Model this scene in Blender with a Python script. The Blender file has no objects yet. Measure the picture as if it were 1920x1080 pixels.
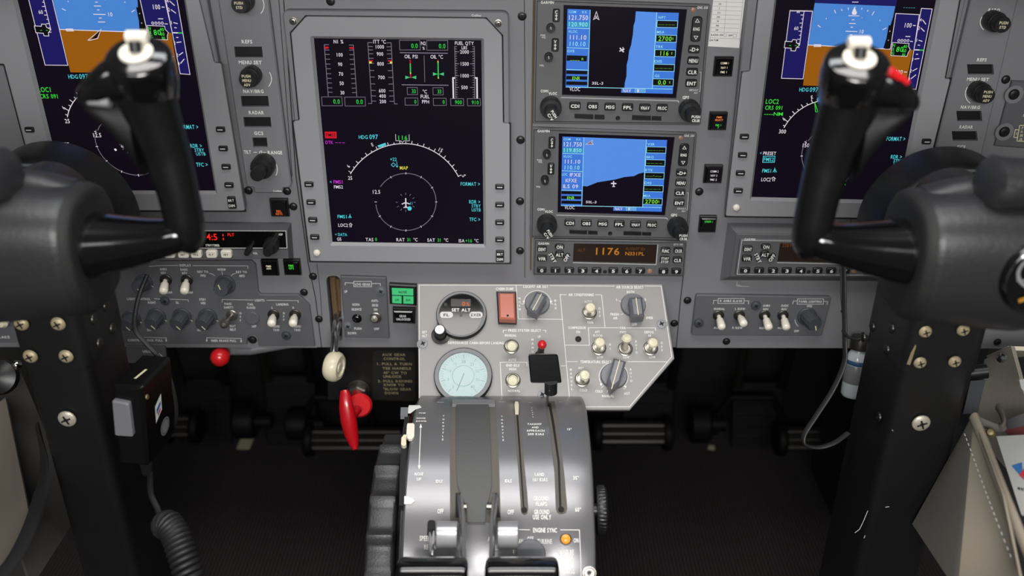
import bpy, math, random
from mathutils import Vector, Matrix
from mathutils.geometry import tessellate_polygon
random.seed(7)
S = bpy.context.scene
COL = S.collection
PI = math.pi
# ------------------------------------------------------------------ camera
FPX = 1750.0
PITCH = math.radians(27.2)
ROLL = 0.006
D = Vector((0, math.cos(PITCH), -math.sin(PITCH)))
UP0 = Vector((0, math.sin(PITCH), math.cos(PITCH)))
RT = (Vector((1, 0, 0)) * math.cos(ROLL) + UP0 * math.sin(ROLL)).normalized()
UPV = (UP0 * math.cos(ROLL) - Vector((1, 0, 0)) * math.sin(ROLL)).normalized()
CAM = Vector((0, 0, 0.5)) - D * 0.99
cd = bpy.data.cameras.new('camera'); co = bpy.data.objects.new('camera', cd); COL.objects.link(co)
cd.sensor_width = 36; cd.lens = FPX / 1920 * 36; cd.clip_start = 0.02
co.matrix_world = Matrix(((RT.x, UPV.x, -D.x, CAM.x), (RT.y, UPV.y, -D.y, CAM.y), (RT.z, UPV.z, -D.z, CAM.z), (0, 0, 0, 1)))
cd.dof.use_dof = True; cd.dof.focus_distance = 0.89; cd.dof.aperture_fstop = 4.2
S.camera = co
# ------------------------------------------------------------------ light
S.view_settings.view_transform = 'Standard'; S.view_settings.look = 'None'
S.view_settings.exposure = 0.0; S.view_settings.gamma = 1.0; S.view_settings.use_curve_mapping = False
wd = bpy.data.worlds.new('cabin_air'); S.world = wd; wd.use_nodes = True
wd.node_tree.nodes['Background'].inputs[0].default_value = (0.95, 0.97, 1.0, 1)
wd.node_tree.nodes['Background'].inputs[1].default_value = 0.07
def area(name, loc, target, sx, sy, power, color=(1, 1, 1)):
    l = bpy.data.lights.new(name, 'AREA'); l.shape = 'RECTANGLE'; l.size = sx; l.size_y = sy
    l.energy = power; l.color = color
    o = bpy.data.objects.new(name, l); COL.objects.link(o)
    o.location = loc
    o.rotation_euler = (Vector(target) - Vector(loc)).to_track_quat('-Z', 'Y').to_euler()
    return o
area('overhead_strip_light', (-0.02, -0.49, 1.58), (-0.02, -0.47, 0.5), 1.1, 0.33, 9.5, (1.0, 0.975, 0.95))
area('cabin_door_daylight', (-0.05, -2.1, 1.50), (0, 0, 0.6), 1.9, 0.30, 19.0, (1.0, 0.985, 0.97))
area('added_fill_light', (0.02, -1.18, 0.99), (0.02, 0.0, 0.52), 0.36, 0.22, 6.8, (1.0, 0.985, 0.97))  # added fill behind the camera, so the panel dims toward its sides
area('windshield_daylight', (0.0, -0.10, 1.46), (0, -0.23, 0.44), 1.0, 0.16, 3.4, (0.95, 0.98, 1.0))
# ------------------------------------------------------------------ materials
def lin(c):
    return tuple(((x / 255) / 12.92 if x / 255 <= 0.04045 else ((x / 255 + 0.055) / 1.055) ** 2.4) for x in c)
MATS = {}
def mat(name, rgb, rough=0.5, metal=0.0, bump=0.0, bscale=300.0, coat=0.0, spec=0.5, vary=0.0, emit=None, estr=1.0, trans=0.0, sheen=0):
    m = bpy.data.materials.new(name); m.use_nodes = True
    nt = m.node_tree; b = nt.nodes['Principled BSDF']
    b.inputs['Base Color'].default_value = (*lin(rgb), 1)
    b.inputs['Roughness'].default_value = rough; b.inputs['Metallic'].default_value = metal
    b.inputs['Specular IOR Level'].default_value = spec
    b.inputs['Coat Weight'].default_value = coat; b.inputs['Coat Roughness'].default_value = 0.08
    if sheen: b.inputs['Sheen Weight'].default_value = sheen
    if trans: b.inputs['Transmission Weight'].default_value = trans
    if emit:
        b.inputs['Emission Color'].default_value = (*lin(emit), 1); b.inputs['Emission Strength'].default_value = estr
    if bump or vary:
        tc = nt.nodes.new('ShaderNodeTexCoord'); n = nt.nodes.new('ShaderNodeTexNoise')
        n.inputs['Scale'].default_value = bscale; n.inputs['Detail'].default_value = 4
        nt.links.new(tc.outputs['Object'], n.inputs['Vector'])
        if bump:
            bp = nt.nodes.new('ShaderNodeBump'); bp.inputs['Strength'].default_value = bump; bp.inputs['Distance'].default_value = 0.0006
            nt.links.new(n.outputs['Fac'], bp.inputs['Height']); nt.links.new(bp.outputs['Normal'], b.inputs['Normal'])
        if vary:
            n2 = nt.nodes.new('ShaderNodeTexNoise'); n2.inputs['Scale'].default_value = 14; n2.inputs['Detail'].default_value = 5
            nt.links.new(tc.outputs['Object'], n2.inputs['Vector'])
            mx = nt.nodes.new('ShaderNodeMix'); mx.data_type = 'RGBA'
            c = lin(rgb)
            mx.inputs['A'].default_value = (*[x * (1 - vary) for x in c], 1); mx.inputs['B'].default_value = (*[min(1, x * (1 + vary)) for x in c], 1)
            nt.links.new(n2.outputs['Fac'], mx.inputs['Factor']); nt.links.new(mx.outputs['Result'], b.inputs['Base Color'])
    MATS[name] = m
    return name
mat('panel_grey', (117, 117, 120), 0.5, bump=0.12, bscale=900, vary=0.07)
mat('bezel_grey', (140, 141, 144), 0.45, bump=0.06, bscale=900, vary=0.03)
mat('bezel_dark', (116, 117, 120), 0.5, bump=0.06, bscale=900, vary=0.03)
mat('radio_grey', (88, 89, 91), 0.5, bump=0.08, bscale=900, vary=0.03)
mat('switch_panel_grey', (86, 87, 90), 0.55, bump=0.1, bscale=900, vary=0.05)
mat('ramp_grey', (141, 139, 137), 0.42, bump=0.1, bscale=1200, vary=0.05)
mat('pedestal_grey', (122, 121, 123), 0.27, metal=0.5, bump=0.06, bscale=1000, vary=0.05)
mat('knob_grey', (96, 98, 104), 0.38, coat=0.1)
mat('knob_dark_grey', (62, 64, 69), 0.45)
mat('black_plastic', (20, 20, 21), 0.38, bump=0.05)
mat('black_matte', (14, 14, 14), 0.7, bump=0.2)
mat('black_gloss', (9, 9, 10), 0.16, coat=0.8)
mat('black_grip', (11, 11, 12), 0.34, bump=0.12, bscale=500, coat=0.2)
mat('hub_charcoal', (36, 36, 38), 0.42, spec=0.5, bump=0.4, bscale=260)
mat('column_black', (19, 19, 20), 0.42, bump=0.1, bscale=500, vary=0.2)
mat('groove', (12, 12, 13), 0.8)
mat('groove_soft', (52, 54, 57), 0.8)
mat('edge_wear', (165, 165, 162), 0.5, metal=0.4)
mat('key_black', (22, 23, 24), 0.42)
mat('white_paint', (225, 225, 220), 0.6)
mat('dull_white', (206, 207, 206), 0.6)
mat('cream_legend', (214, 204, 170), 0.6)
mat('ivory', (214, 207, 180), 0.35, coat=0.15, vary=0.06)
mat('toggle_white', (226, 220, 205), 0.35, coat=0.1)
mat('chrome', (200, 200, 200), 0.14, metal=1.0)
mat('steel', (150, 146, 138), 0.32, metal=0.9)
mat('satin_metal', (188, 188, 190), 0.34, metal=0.6)
mat('dark_steel', (70, 68, 64), 0.4, metal=0.8)
mat('brass_edge', (120, 108, 74), 0.5, metal=0.5)
mat('brown_brush', (96, 74, 48), 0.9, bump=1.0, bscale=900)
mat('slot_boot', (88, 84, 78), 0.85, bump=0.4, bscale=400, vary=0.1)
mat('leather_boot', (72, 72, 72), 0.6, bump=0.3, bscale=300, vary=0.08)
mat('red_paint', (176, 12, 24), 0.32, coat=0.4)
mat('red_bright', (205, 28, 34), 0.3, coat=0.4)
mat('guard_orange', (180, 100, 80), 0.4, coat=0.15, vary=0.05)
mat('rubber_black', (24, 24, 25), 0.55, bump=0.3, bscale=700)
mat('wheel_rubber', (36, 36, 37), 0.42, bump=0.4, bscale=600, spec=0.6)
mat('rib_worn', (110, 108, 102), 0.4, bump=0.2, bscale=800)
mat('fabric_grey', (92, 88, 82), 0.9, bump=0.3, bscale=1500, vary=0.08)
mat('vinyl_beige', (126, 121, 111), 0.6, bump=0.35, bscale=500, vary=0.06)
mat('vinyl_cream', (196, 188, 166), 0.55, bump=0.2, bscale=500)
mat('pouch_cloth', (146, 137, 122), 0.75, bump=0.3, bscale=900, vary=0.06)
mat('wall_grey', (74, 73, 71), 0.7, bump=0.2, bscale=600, vary=0.08)
mat('paper', (222, 222, 218), 0.7)
mat('sleeve_white', (168, 168, 164), 0.35, coat=0.2)
mat('ink', (40, 40, 44), 0.7)
mat('tape', (150, 148, 118), 0.7)
mat('clear_plastic', (190, 196, 200), 0.2, coat=0.3)
mat('label_blue', (40, 100, 160), 0.5)
mat('logo_red', (180, 40, 50), 0.5)
mat('logo_gold', (196, 142, 50), 0.3, metal=0.3)
mat('placard', (26, 25, 23), 0.5)
mat('placard_text', (132, 120, 90), 0.6)
mat('amber_lens', (220, 130, 30), 0.3, emit=(225, 135, 35), estr=0.6)
mat('screen_black', (6, 4, 10), 0.3, spec=0.12, emit=(13, 8, 19), estr=1.0)
mat('screen_off', (7, 6, 6), 0.2, spec=0.5)
mat('glass_dark', (10, 10, 10), 0.07, spec=0.6)
mat('folder_red', (84, 18, 20), 0.5)
mat('tan_screw', (178, 162, 130), 0.45, metal=0.3, bump=0.6, bscale=500, vary=0.25)
mat('pale_screw', (196, 188, 172), 0.4, metal=0.4, bump=0.6, bscale=500, vary=0.25)
mat('pocket_dark', (92, 84, 76), 0.85, bump=0.3, bscale=900, vary=0.08)
mat('cover_dark', (60, 58, 56), 0.85, bump=0.3, bscale=900, vary=0.08)
mat('mic_black', (11, 11, 11), 0.36, spec=0.3, coat=0.15)
mat('pod_black', (13, 13, 14), 0.55, spec=0.3)
mat('drum_black', (11, 11, 12), 0.34, spec=0.3)
mat('bottle_grey', (112, 114, 114), 0.3, coat=0.2, vary=0.3)
mat('bottle_blue', (48, 84, 120), 0.4)
mat('gauge_face_glare', (206, 226, 224), 0.5)  # pale dial colour carries the bright reflection of the gauge glass
mat('gauge_ink', (84, 116, 112), 0.6)
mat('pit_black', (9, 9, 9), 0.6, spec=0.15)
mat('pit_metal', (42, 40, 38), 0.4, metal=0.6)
mat('sensor_amber', (150, 112, 88), 0.4)
mat('brown_glass', (30, 21, 16), 0.3, emit=(26, 17, 12), estr=0.8)
def em(name, rgb, s=1.0):
    mat(name, (4, 4, 4), 0.5, emit=rgb, estr=s, spec=0.1); return name
em('e_white', (225, 215, 225)); em('e_grey', (122, 112, 130)); em('e_dim', (84, 76, 98)); em('e_green', (46, 205, 70)); em('e_cyan', (80, 205, 215))
em('e_mag', (200, 50, 210)); em('e_yel', (225, 215, 70)); em('e_red', (205, 20, 40)); em('e_sky', (72, 130, 205)); em('e_brown', (150, 88, 8))
em('e_navy', (26, 22, 92)); em('e_black', (8, 5, 12)); em('e_lime', (60, 220, 60)); em('e_blue', (62, 118, 214)); em('e_blue2', (84, 140, 226))
em('e_lcyan', (150, 225, 240)); em('e_dkcyan', (52, 150, 190)); em('e_lime2', (130, 230, 60)); em('e_amber', (190, 120, 36)); em('e_amber_dim', (100, 62, 26))
em('e_redled', (240, 34, 20), 1.3); em('e_orange', (255, 140, 70)); em('e_orangeled', (240, 110, 40)); em('e_warm', (235, 220, 190)); em('e_gearlit', (70, 190, 120)); em('e_greenlit', (70, 225, 70))
# ------------------------------------------------------------------ geometry tools
def ray(px, py):
    return (D + RT * ((px - 960) / FPX) - UPV * ((py - 540) / FPX))
class Frame:
    """Flat frame: u along the face, v up the face, w out of it."""
    def __init__(s, origin, ex=(1, 0, 0), ey=(0, 0, 1), rot=0.0):
        ex = Vector(ex).normalized(); ey = Vector(ey).normalized(); n = ex.cross(ey).normalized()
        e1 = ex * math.cos(rot) + ey * math.sin(rot); e2 = n.cross(e1)
        s.o = Vector(origin); s.e = (e1, e2, n)
        s.M = Matrix(((e1.x, e2.x, n.x, s.o.x), (e1.y, e2.y, n.y, s.o.y), (e1.z, e2.z, n.z, s.o.z), (0, 0, 0, 1)))
        s.crop = (1, 0, 0)
    def p(s, X, Y, w=0.0):
        k, ox, oy = s.crop
        r = ray(ox + X / k, oy + Y / k); n = s.e[2]
        q = CAM + r * ((s.o + n * w - CAM).dot(n) / r.dot(n)) - s.o
        return (q.dot(s.e[0]), q.dot(s.e[1]))
    def size(s, X, Y, d, w=0.0):
        a = s.p(X - d / 2, Y, w); b = s.p(X + d / 2, Y, w)
        return math.hypot(a[0] - b[0], a[1] - b[1])
    def pts(s, L, w=0.0): return [s.p(x, y, w) for x, y in L]
def main_frame(px, py, w=0.0, rot=0.0):
    f = Frame((0, -w, 0)); u, v = f.p(px, py)
    return Frame((u, -w, v), rot=rot)
_G = {}
def glyph(c, bold=0.03):
    k = (c, bold)
    if k in _G: return _G[k]
    cu = bpy.data.curves.new('g', 'FONT'); cu.body = c; cu.size = 1.0; cu.resolution_u = 2; cu.fill_mode = 'FRONT'; cu.offset = bold
    o = bpy.data.objects.new('g', cu); me = bpy.data.meshes.new_from_object(o)
    vs = [(v.co.x, v.co.y) for v in me.vertices]; fs = [tuple(p.vertices) for p in me.polygons]
    bpy.data.meshes.remove(me); bpy.data.objects.remove(o); bpy.data.curves.remove(cu)
    if vs:
        x0 = min(v[0] for v in vs); x1 = max(v[0] for v in vs); vs = [(x - x0, y) for x, y in vs]
    else: x0 = 0; x1 = 0.28
    if c == '1':
        w0 = glyph('0', bold)[2]; d = (w0 - (x1 - x0)) / 2 - 0.02; vs = [(x + d, y) for x, y in vs]; x1 = x0 + w0
    _G[k] = (vs, fs, x1 - x0); return _G[k]
CAP = max(v[1] for v in glyph('H')[0])
def ccw(P):
    a = sum(P[i - 1][0] * P[i][1] - P[i][0] * P[i - 1][1] for i in range(len(P)))
    return P if a > 0 else P[::-1]
def inset(P, d):
    n = len(P); R = []
    for i in range(n):
        a = Vector(P[i - 1]); b = Vector(P[i]); c = Vector(P[(i + 1) % n])
        e1 = (b - a); e2 = (c - b)
        if e1.length < 1e-9 or e2.length < 1e-9: R.append(tuple(b)); continue
        e1.normalize(); e2.normalize()
        n1 = Vector((-e1.y, e1.x)); n2 = Vector((-e2.y, e2.x)); m = n1 + n2
        k = max(0.3, 1 + n1.dot(n2))
        R.append(tuple(b + m * (d / k)))
    return R
def rounded(P, r, seg=4):
    P = ccw(P); n = len(P); R = []
    for i in range(n):
        a = Vector(P[i - 1]); b = Vector(P[i]); c = Vector(P[(i + 1) % n])
        da = (a - b); dc = (c - b); rr = min(r, da.length * 0.45, dc.length * 0.45)
        p = b + da.normalized() * rr; q = b + dc.normalized() * rr
        for k in range(seg + 1):
            t = k / seg; R.append(tuple(p * (1 - t) ** 2 + b * 2 * t * (1 - t) + q * t * t))
    return R
def rect(cx, cy, w, h): return [(cx - w / 2, cy - h / 2), (cx + w / 2, cy - h / 2), (cx + w / 2, cy + h / 2), (cx - w / 2, cy + h / 2)]
def circ(cx, cy, r, n=24, a0=0, a1=2 * PI, ry=None):
    full = abs(a1 - a0 - 2 * PI) < 1e-6; m = n if full else n + 1
    return [(cx + r * math.cos(a0 + (a1 - a0) * k / n), cy + (ry or r) * math.sin(a0 + (a1 - a0) * k / n)) for k in range(m)]
class MB:
    def __init__(s, fn=None): s.v = []; s.f = []; s.m = []; s.mats = []; s.fn = fn or (lambda u, v, w: (u, v, w))
    def mi(s, m):
        if m not in s.mats: s.mats.append(m)
        return s.mats.index(m)
    def add(s, vs, fs, m, mapped=True):
        b = len(s.v); s.v += [s.fn(*p) if mapped else tuple(p) for p in vs]; k = s.mi(m)
        for f in fs: s.f.append(tuple(b + i for i in f)); s.m.append(k)
        return s
    def prism(s, P, w0, w1, m, bev=0.0, holes=(), side=None, hole_bev=0.0):
        P = ccw(P); n = len(P); side = side or m
        rings = [(P, w0)]
        if bev: rings += [(P, w1 - bev), (inset(P, bev), w1)]
        else: rings += [(P, w1)]
        vs = []; fs = []
        for R, w in rings: vs += [(x, y, w) for x, y in R]
        for k in range(len(rings) - 1):
            for i in range(n):
                j = (i + 1) % n; fs.append((k * n + i, k * n + j, (k + 1) * n + j, (k + 1) * n + i))
        s.add(vs, fs, side)
        top = rings[-1][0]; H = [ccw(list(h)) for h in holes]
        loops = [[Vector((x, y, 0)) for x, y in L] for L in [top] + H]
        flat = [v for L in loops for v in L]
        s.add([(v.x, v.y, w1) for v in flat], [tuple(t) if (flat[t[1]] - flat[t[0]]).cross(flat[t[2]] - flat[t[0]]).z > 0 else tuple(t[::-1]) for t in tessellate_polygon(loops)], m)
        if not holes: s.add([(x, y, w0) for x, y in P], [tuple(range(n))[::-1]] if n < 5 else [tuple(t) for t in tessellate_polygon([[Vector((x, y, 0)) for x, y in P]])], side)
        for h in H:
            k = len(h); g = inset(h, hole_bev) if hole_bev else h
            s.add([(x, y, w1) for x, y in h] + [(x, y, w0) for x, y in g], [(i, k + i, k + (i + 1) % k, (i + 1) % k) for i in range(k)], side)
        return s
    def flat(s, P, w, m):
        P = ccw(P); s.add([(x, y, w) for x, y in P], [tuple(range(len(P)))] if len(P) < 5 else [tuple(t) for t in tessellate_polygon([[Vector((x, y, 0)) for x, y in P]])], m); return s
    def line(s, P, wd, w, m, closed=False):
        P = [Vector(p) for p in P]; n = len(P); vs = []; fs = []
        for i in range(n):
            a = P[i - 1] if (i or closed) else P[i]; c = P[(i + 1) % n] if (i < n - 1 or closed) else P[i]
            t1 = (P[i] - a); t2 = (c - P[i])
            t1 = t1.normalized() if t1.length > 1e-9 else Vector((0, 0)); t2 = t2.normalized() if t2.length > 1e-9 else Vector((0, 0))
            t = (t1 + t2); t = t.normalized() if t.length > 1e-6 else Vector((1, 0))
            k = max(0.5, abs((t1 if t1.length else t2).dot(t)))
            nn = Vector((-t.y, t.x)) * (wd / 2 / k)
            vs += [(P[i].x + nn.x, P[i].y + nn.y, w), (P[i].x - nn.x, P[i].y - nn.y, w)]
        for i in range(n if closed else n - 1):
            j = (i + 1) % n; fs.append((2 * i, 2 * i + 1, 2 * j + 1, 2 * j))
        return s.add(vs, fs, m)
    def box(s, a, b, m, bev=0.0):
        return s.prism([(a[0], a[1]), (b[0], a[1]), (b[0], b[1]), (a[0], b[1])], a[2], b[2], m, bev)
    def lathe(s, c, prof, m, n=24, axis=(0, 0, 1), flute=0, fd=0.0, caps=True):
        """prof: (radius, height[, material]); axis in the same space"""
        ax = Vector(axis).normalized(); t = Vector((1, 0, 0)) if abs(ax.x) < 0.9 else Vector((0, 1, 0))
        a = ax.cross(t).normalized(); b = ax.cross(a); c = Vector(c)
        if flute: n = flute * 4
        vs = []; 
        for q in prof:
            r, h = q[0], q[1]
            for k in range(n):
                rr = r
                if flute and len(q) > 2 and q[2]: rr = r - fd * (1 if (k % 4) in (2, 3) else 0)
                an = 2 * PI * k / n; vs.append(tuple(c + ax * h + (a * math.cos(an) + b * math.sin(an)) * rr))
        fs = []
        for i in range(len(prof) - 1):
            for k in range(n):
                j = (k + 1) % n; fs.append((i * n + j, i * n + k, (i + 1) * n + k, (i + 1) * n + j))
        if caps:
            L = (len(prof) - 1) * n
            if prof[-1][0] > 1e-6: fs.append(tuple(range(L, L + n))[::-1])
            if prof[0][0] > 1e-6: fs.append(tuple(range(n)))
        return s.add(vs, fs, m, mapped=False)
    def tube(s, P, r, m, n=10, caps=True, ell=None, ref=None):
        """sweep; r number or list; ell: (kx, ky) stretch; ref: reference side vector"""
        P = [Vector(p) for p in P]; N = len(P); R = r if isinstance(r, (list, tuple)) else [r] * N
        vs = []; pa = None
        for i in range(N):
            t = (P[min(i + 1, N - 1)] - P[max(i - 1, 0)]).normalized()
            if ref is not None: a = Vector(ref)
            elif pa is None: a = Vector((0, 0, 1)) if abs(t.z) < 0.9 else Vector((1, 0, 0))
            else: a = pa
            a = (a - t * a.dot(t)).normalized(); b = t.cross(a); pa = a
            rr = R[i]; ra, rb = (rr if isinstance(rr, (tuple, list)) else (rr, rr))
            for k in range(n):
                an = 2 * PI * k / n; vs.append(tuple(P[i] + a * math.cos(an) * ra + b * math.sin(an) * rb))
        fs = [(i * n + k, i * n + (k + 1) % n, (i + 1) * n + (k + 1) % n, (i + 1) * n + k) for i in range(N - 1) for k in range(n)]
        if caps: fs += [tuple(range(n))[::-1], tuple(range((N - 1) * n, N * n))]
        return s.add(vs, fs, m, mapped=False)
    def loft(s, secs, m, n=32):
        """secs: (center, ex, ey, rx, ry, power)"""
        vs = []
        for c, ex, ey, rx, ry, pw in secs:
            c = Vector(c); ex = Vector(ex); ey = Vector(ey)
            for k in range(n):
                an = 2 * PI * k / n; cx = math.cos(an); sy = math.sin(an)
                x = math.copysign(abs(cx) ** (2 / pw), cx) * rx; y = math.copysign(abs(sy) ** (2 / pw), sy) * ry
                vs.append(tuple(c + ex * x + ey * y))
        N = len(secs)
        fs = [(i * n + k, i * n + (k + 1) % n, (i + 1) * n + (k + 1) % n, (i + 1) * n + k) for i in range(N - 1) for k in range(n)]
        fs += [tuple(range(n))[::-1], tuple(range((N - 1) * n, N * n))]
        return s.add(vs, fs, m, mapped=False)
    def text(s, st, c, h, m, w=0.0003, width=None, ang=0.0, mono=False, k=0.8, align='c', bold=0.0):
        """c centre; h cap height; width total (else natural*k)"""
        gs = [glyph(ch, 0.008 if m[:2] == 'e_' else 0.03) for ch in st]; x = 0; pos = []
        for ch, g in zip(st, gs):
            if mono: pos.append(x + 0.31 - g[2] / 2); x += 0.66
            else:
                pos.append(x); x += g[2] + 0.10
        tot = max(1e-6, x - 0.10); sc = h / CAP
        kx = (width / tot) if width else sc * k
        ca, sa = math.cos(ang), math.sin(ang)
        off = -tot / 2 if align == 'c' else (0 if align == 'l' else -tot)
        for g, p in zip(gs, pos):
            vs = []
            for gx, gy in g[0]:
                X = (gx + p + off) * kx; Y = gy * sc - h / 2
                vs.append((c[0] + X * ca - Y * sa, c[1] + X * sa + Y * ca, w))
            s.add(vs, g[1], m)
        return s
ORG = {}
def finish(name, mb, parent=None, label=None, smooth=35, loc=None, kind=None):
    vs = [Vector(v) for v in mb.v]
    if loc is None:
        lo = Vector([min(v[i] for v in vs) for i in range(3)]); hi = Vector([max(v[i] for v in vs) for i in range(3)]); loc = (lo + hi) / 2
    else: loc = Vector(loc)
    me = bpy.data.meshes.new(name); me.from_pydata([tuple(v - loc) for v in vs], [], mb.f)
    for m in mb.mats: me.materials.append(MATS[m])
    me.polygons.foreach_set('material_index', mb.m)
    if smooth:
        me.polygons.foreach_set('use_smooth', [True] * len(me.polygons)); me.update(); me.set_sharp_from_angle(angle=math.radians(smooth))
    me.update()
    o = bpy.data.objects.new(name, me); COL.objects.link(o)
    o.location = loc - ORG.get(parent.name, Vector()) if parent else loc
    if parent: o.parent = parent
    ORG[o.name] = loc
    if label: o['label'] = label
    if kind: o['kind'] = kind
    return o
def thing(name, label, cat, M=None, group=None):
    o = bpy.data.objects.new(name, None); COL.objects.link(o); o.empty_display_size = 0.02
    if M is not None: o.matrix_world = M if isinstance(M, Matrix) else Matrix.Translation(Vector(M))
    o['label'] = label; o['category'] = cat
    if group: o['group'] = group
    ORG[o.name] = Vector()
    return o
def tag(o, label, cat, group=None, kind=None):
    o['label'] = label; o['category'] = cat
    if group: o['group'] = group
    if kind: o['kind'] = kind
    return o
def place(o, F):
    """a single-mesh thing built in the frame's coordinates"""
    o.matrix_world = F.M @ Matrix.Translation(o.location); return o
# ---- shared small parts
def screw(F, X, Y, par, r=0.0042, m='black_plastic', w=0.0, name='screw', lab=None):
    u, v = F.p(X, Y, w); mb = MB()
    mb.lathe((u, v, w), [(r * 1.25, 0), (r * 1.25, 0.0004), (r, 0.0005), (r * 0.95, 0.0016), (r * 0.6, 0.0022), (r * 0.38, 0.0022), (r * 0.3, 0.0008), (0, 0.0008)], m, 18)
    for a in (0.5, 0.5 + PI / 2):
        d = Vector((math.cos(a), math.sin(a))) * r * 0.55
        mb.line([(u - d.x, v - d.y), (u + d.x, v + d.y)], r * 0.2, w + 0.00235, 'groove')
    return finish(name, mb, par, label=lab)
def toggle(F, par, bx, by, tx, ty, H=0.02, m='toggle_white', r=0.0034, w=0.0, style='bat', collar='dark_steel', lab=None):
    u, v = F.p(bx, by, w + 0.002); mb = MB()
    q = 1.0 if style == 'ball' else 0.82; mb.lathe((u, v, w), [(r * 1.85 * q, 0), (r * 1.85 * q, 0.0012), (r * 1.6 * q, 0.0016), (r * 1.5 * q, 0.004), (r * 1.25 * q, 0.0042), (r * 1.15 * q, 0.0028), (0, 0.0028)], collar, 20)
    o = finish('toggle_switch', mb, par, label=lab)
    a = Vector((u, v, w + 0.002)); t2 = F.p(tx, ty, w + H); b = Vector((t2[0], t2[1], w + H)); d = b - a; L = d.length
    mb = MB()
    if style == 'bat':
        mb.lathe(a, [(r * 0.55, 0), (r * 0.6, L * 0.3), (r * 0.95, L * 0.36), (r * 1.0, L * 0.5), (r * 1.12, L * 0.85), (r * 1.0, L * 0.97), (r * 0.6, L * 1.04), (0, L * 1.06)], m, 16, axis=d)
    else:
        mb.lathe(a, [(r * 0.5, 0), (r * 0.55, L * 0.3), (r * 0.75, L * 0.6), (r * 1.2, L * 0.85), (r * 1.3, L * 0.95), (r * 1.0, L * 1.05), (0, L * 1.1)], m, 16, axis=d)
    finish('lever', mb, o)
    return o
def key(F, par, X, Y, wpx, hpx, st='', w0=0.0, H=0.003, m='key_black', tm='white_paint', th=None, name='button', rot=0.0, kw=0.7, r=0.0015, lines=None):
    u, v = F.p(X, Y, w0 + H); a = F.size(X, Y, wpx, w0); b = F.size(X, Y, hpx, w0)
    P = rounded(rect(0, 0, a, b), r, 3); ca, sa = math.cos(rot), math.sin(rot)
    P = [(u + x * ca - y * sa, v + x * sa + y * ca) for x, y in P]
    mb = MB(); mb.prism(P, w0, w0 + H, m, bev=0.0007)
    L = lines or ([st] if st else [])
    if L:
        th = th or b * 0.42 / len(L) ** 0.9
        for i, t in enumerate(L):
            dy = (len(L) - 1) / 2 * th * 1.4 - i * th * 1.4
            mb.text(t, (u - sa * dy, v + ca * dy), th, tm, w0 + H + 0.0002, width=min(a * 0.82, th * 0.85 * len(t)), ang=rot)
    return finish(name, mb, par)
# ================================================================== setting
def struct(name, mb, **k):
    o = finish(name, mb, **k); o['kind'] = 'structure'; return o
def carpet():
    m = bpy.data.materials.new('carpet'); m.use_nodes = True; nt = m.node_tree; b = nt.nodes['Principled BSDF']
    b.inputs['Roughness'].default_value = 0.95; b.inputs['Specular IOR Level'].default_value = 0.15
    tc = nt.nodes.new('ShaderNodeTexCoord'); w = nt.nodes.new('ShaderNodeTexWave'); w.wave_type = 'BANDS'; w.bands_direction = 'X'
    w.inputs['Scale'].default_value = 60; w.inputs['Distortion'].default_value = 1.6; w.inputs['Detail'].default_value = 3; w.inputs['Detail Scale'].default_value = 4
    n = nt.nodes.new('ShaderNodeTexNoise'); n.inputs['Scale'].default_value = 500; n.inputs['Detail'].default_value = 6
    r = nt.nodes.new('ShaderNodeValToRGB'); r.color_ramp.elements[0].color = (*lin((31, 29, 29)), 1); r.color_ramp.elements[1].color = (*lin((70, 66, 65)), 1)
    mx = nt.nodes.new('ShaderNodeMath'); mx.operation = 'MULTIPLY'
    bp = nt.nodes.new('ShaderNodeBump'); bp.inputs['Strength'].default_value = 0.8; bp.inputs['Distance'].default_value = 0.002
    L = nt.links.new
    L(tc.outputs['Object'], w.inputs['Vector']); L(tc.outputs['Object'], n.inputs['Vector'])
    L(w.outputs['Fac'], mx.inputs[0]); L(n.outputs['Fac'], mx.inputs[1]); L(mx.outputs[0], r.inputs[0]); L(r.outputs[0], b.inputs['Base Color'])
    L(mx.outputs[0], bp.inputs['Height']); L(bp.outputs['Normal'], b.inputs['Normal'])
    MATS['carpet'] = m
carpet()
mb = MB(); mb.add([(-1.0, -1.2, 0), (1.0, -1.2, 0), (1.0, 0.62, 0), (-1.0, 0.62, 0), (-1.0, -1.2, -0.02), (1.0, -1.2, -0.02), (1.0, 0.62, -0.02), (-1.0, 0.62, -0.02)],
    [(0, 1, 2, 3), (7, 6, 5, 4), (0, 4, 5, 1), (1, 5, 6, 2), (2, 6, 7, 3), (3, 7, 4, 0)], 'carpet'); struct('floor', mb)
mb = MB(); mb.add([(-1, 0.60, 0), (1, 0.60, 0), (1, 0.60, 0.9), (-1, 0.60, 0.9), (-1, 0.63, 0), (1, 0.63, 0), (1, 0.63, 0.9), (-1, 0.63, 0.9)],
    [(0, 1, 2, 3), (7, 6, 5, 4), (0, 4, 5, 1), (1, 5, 6, 2), (2, 6, 7, 3), (3, 7, 4, 0)], 'black_matte'); struct('wall_front', mb)
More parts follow.
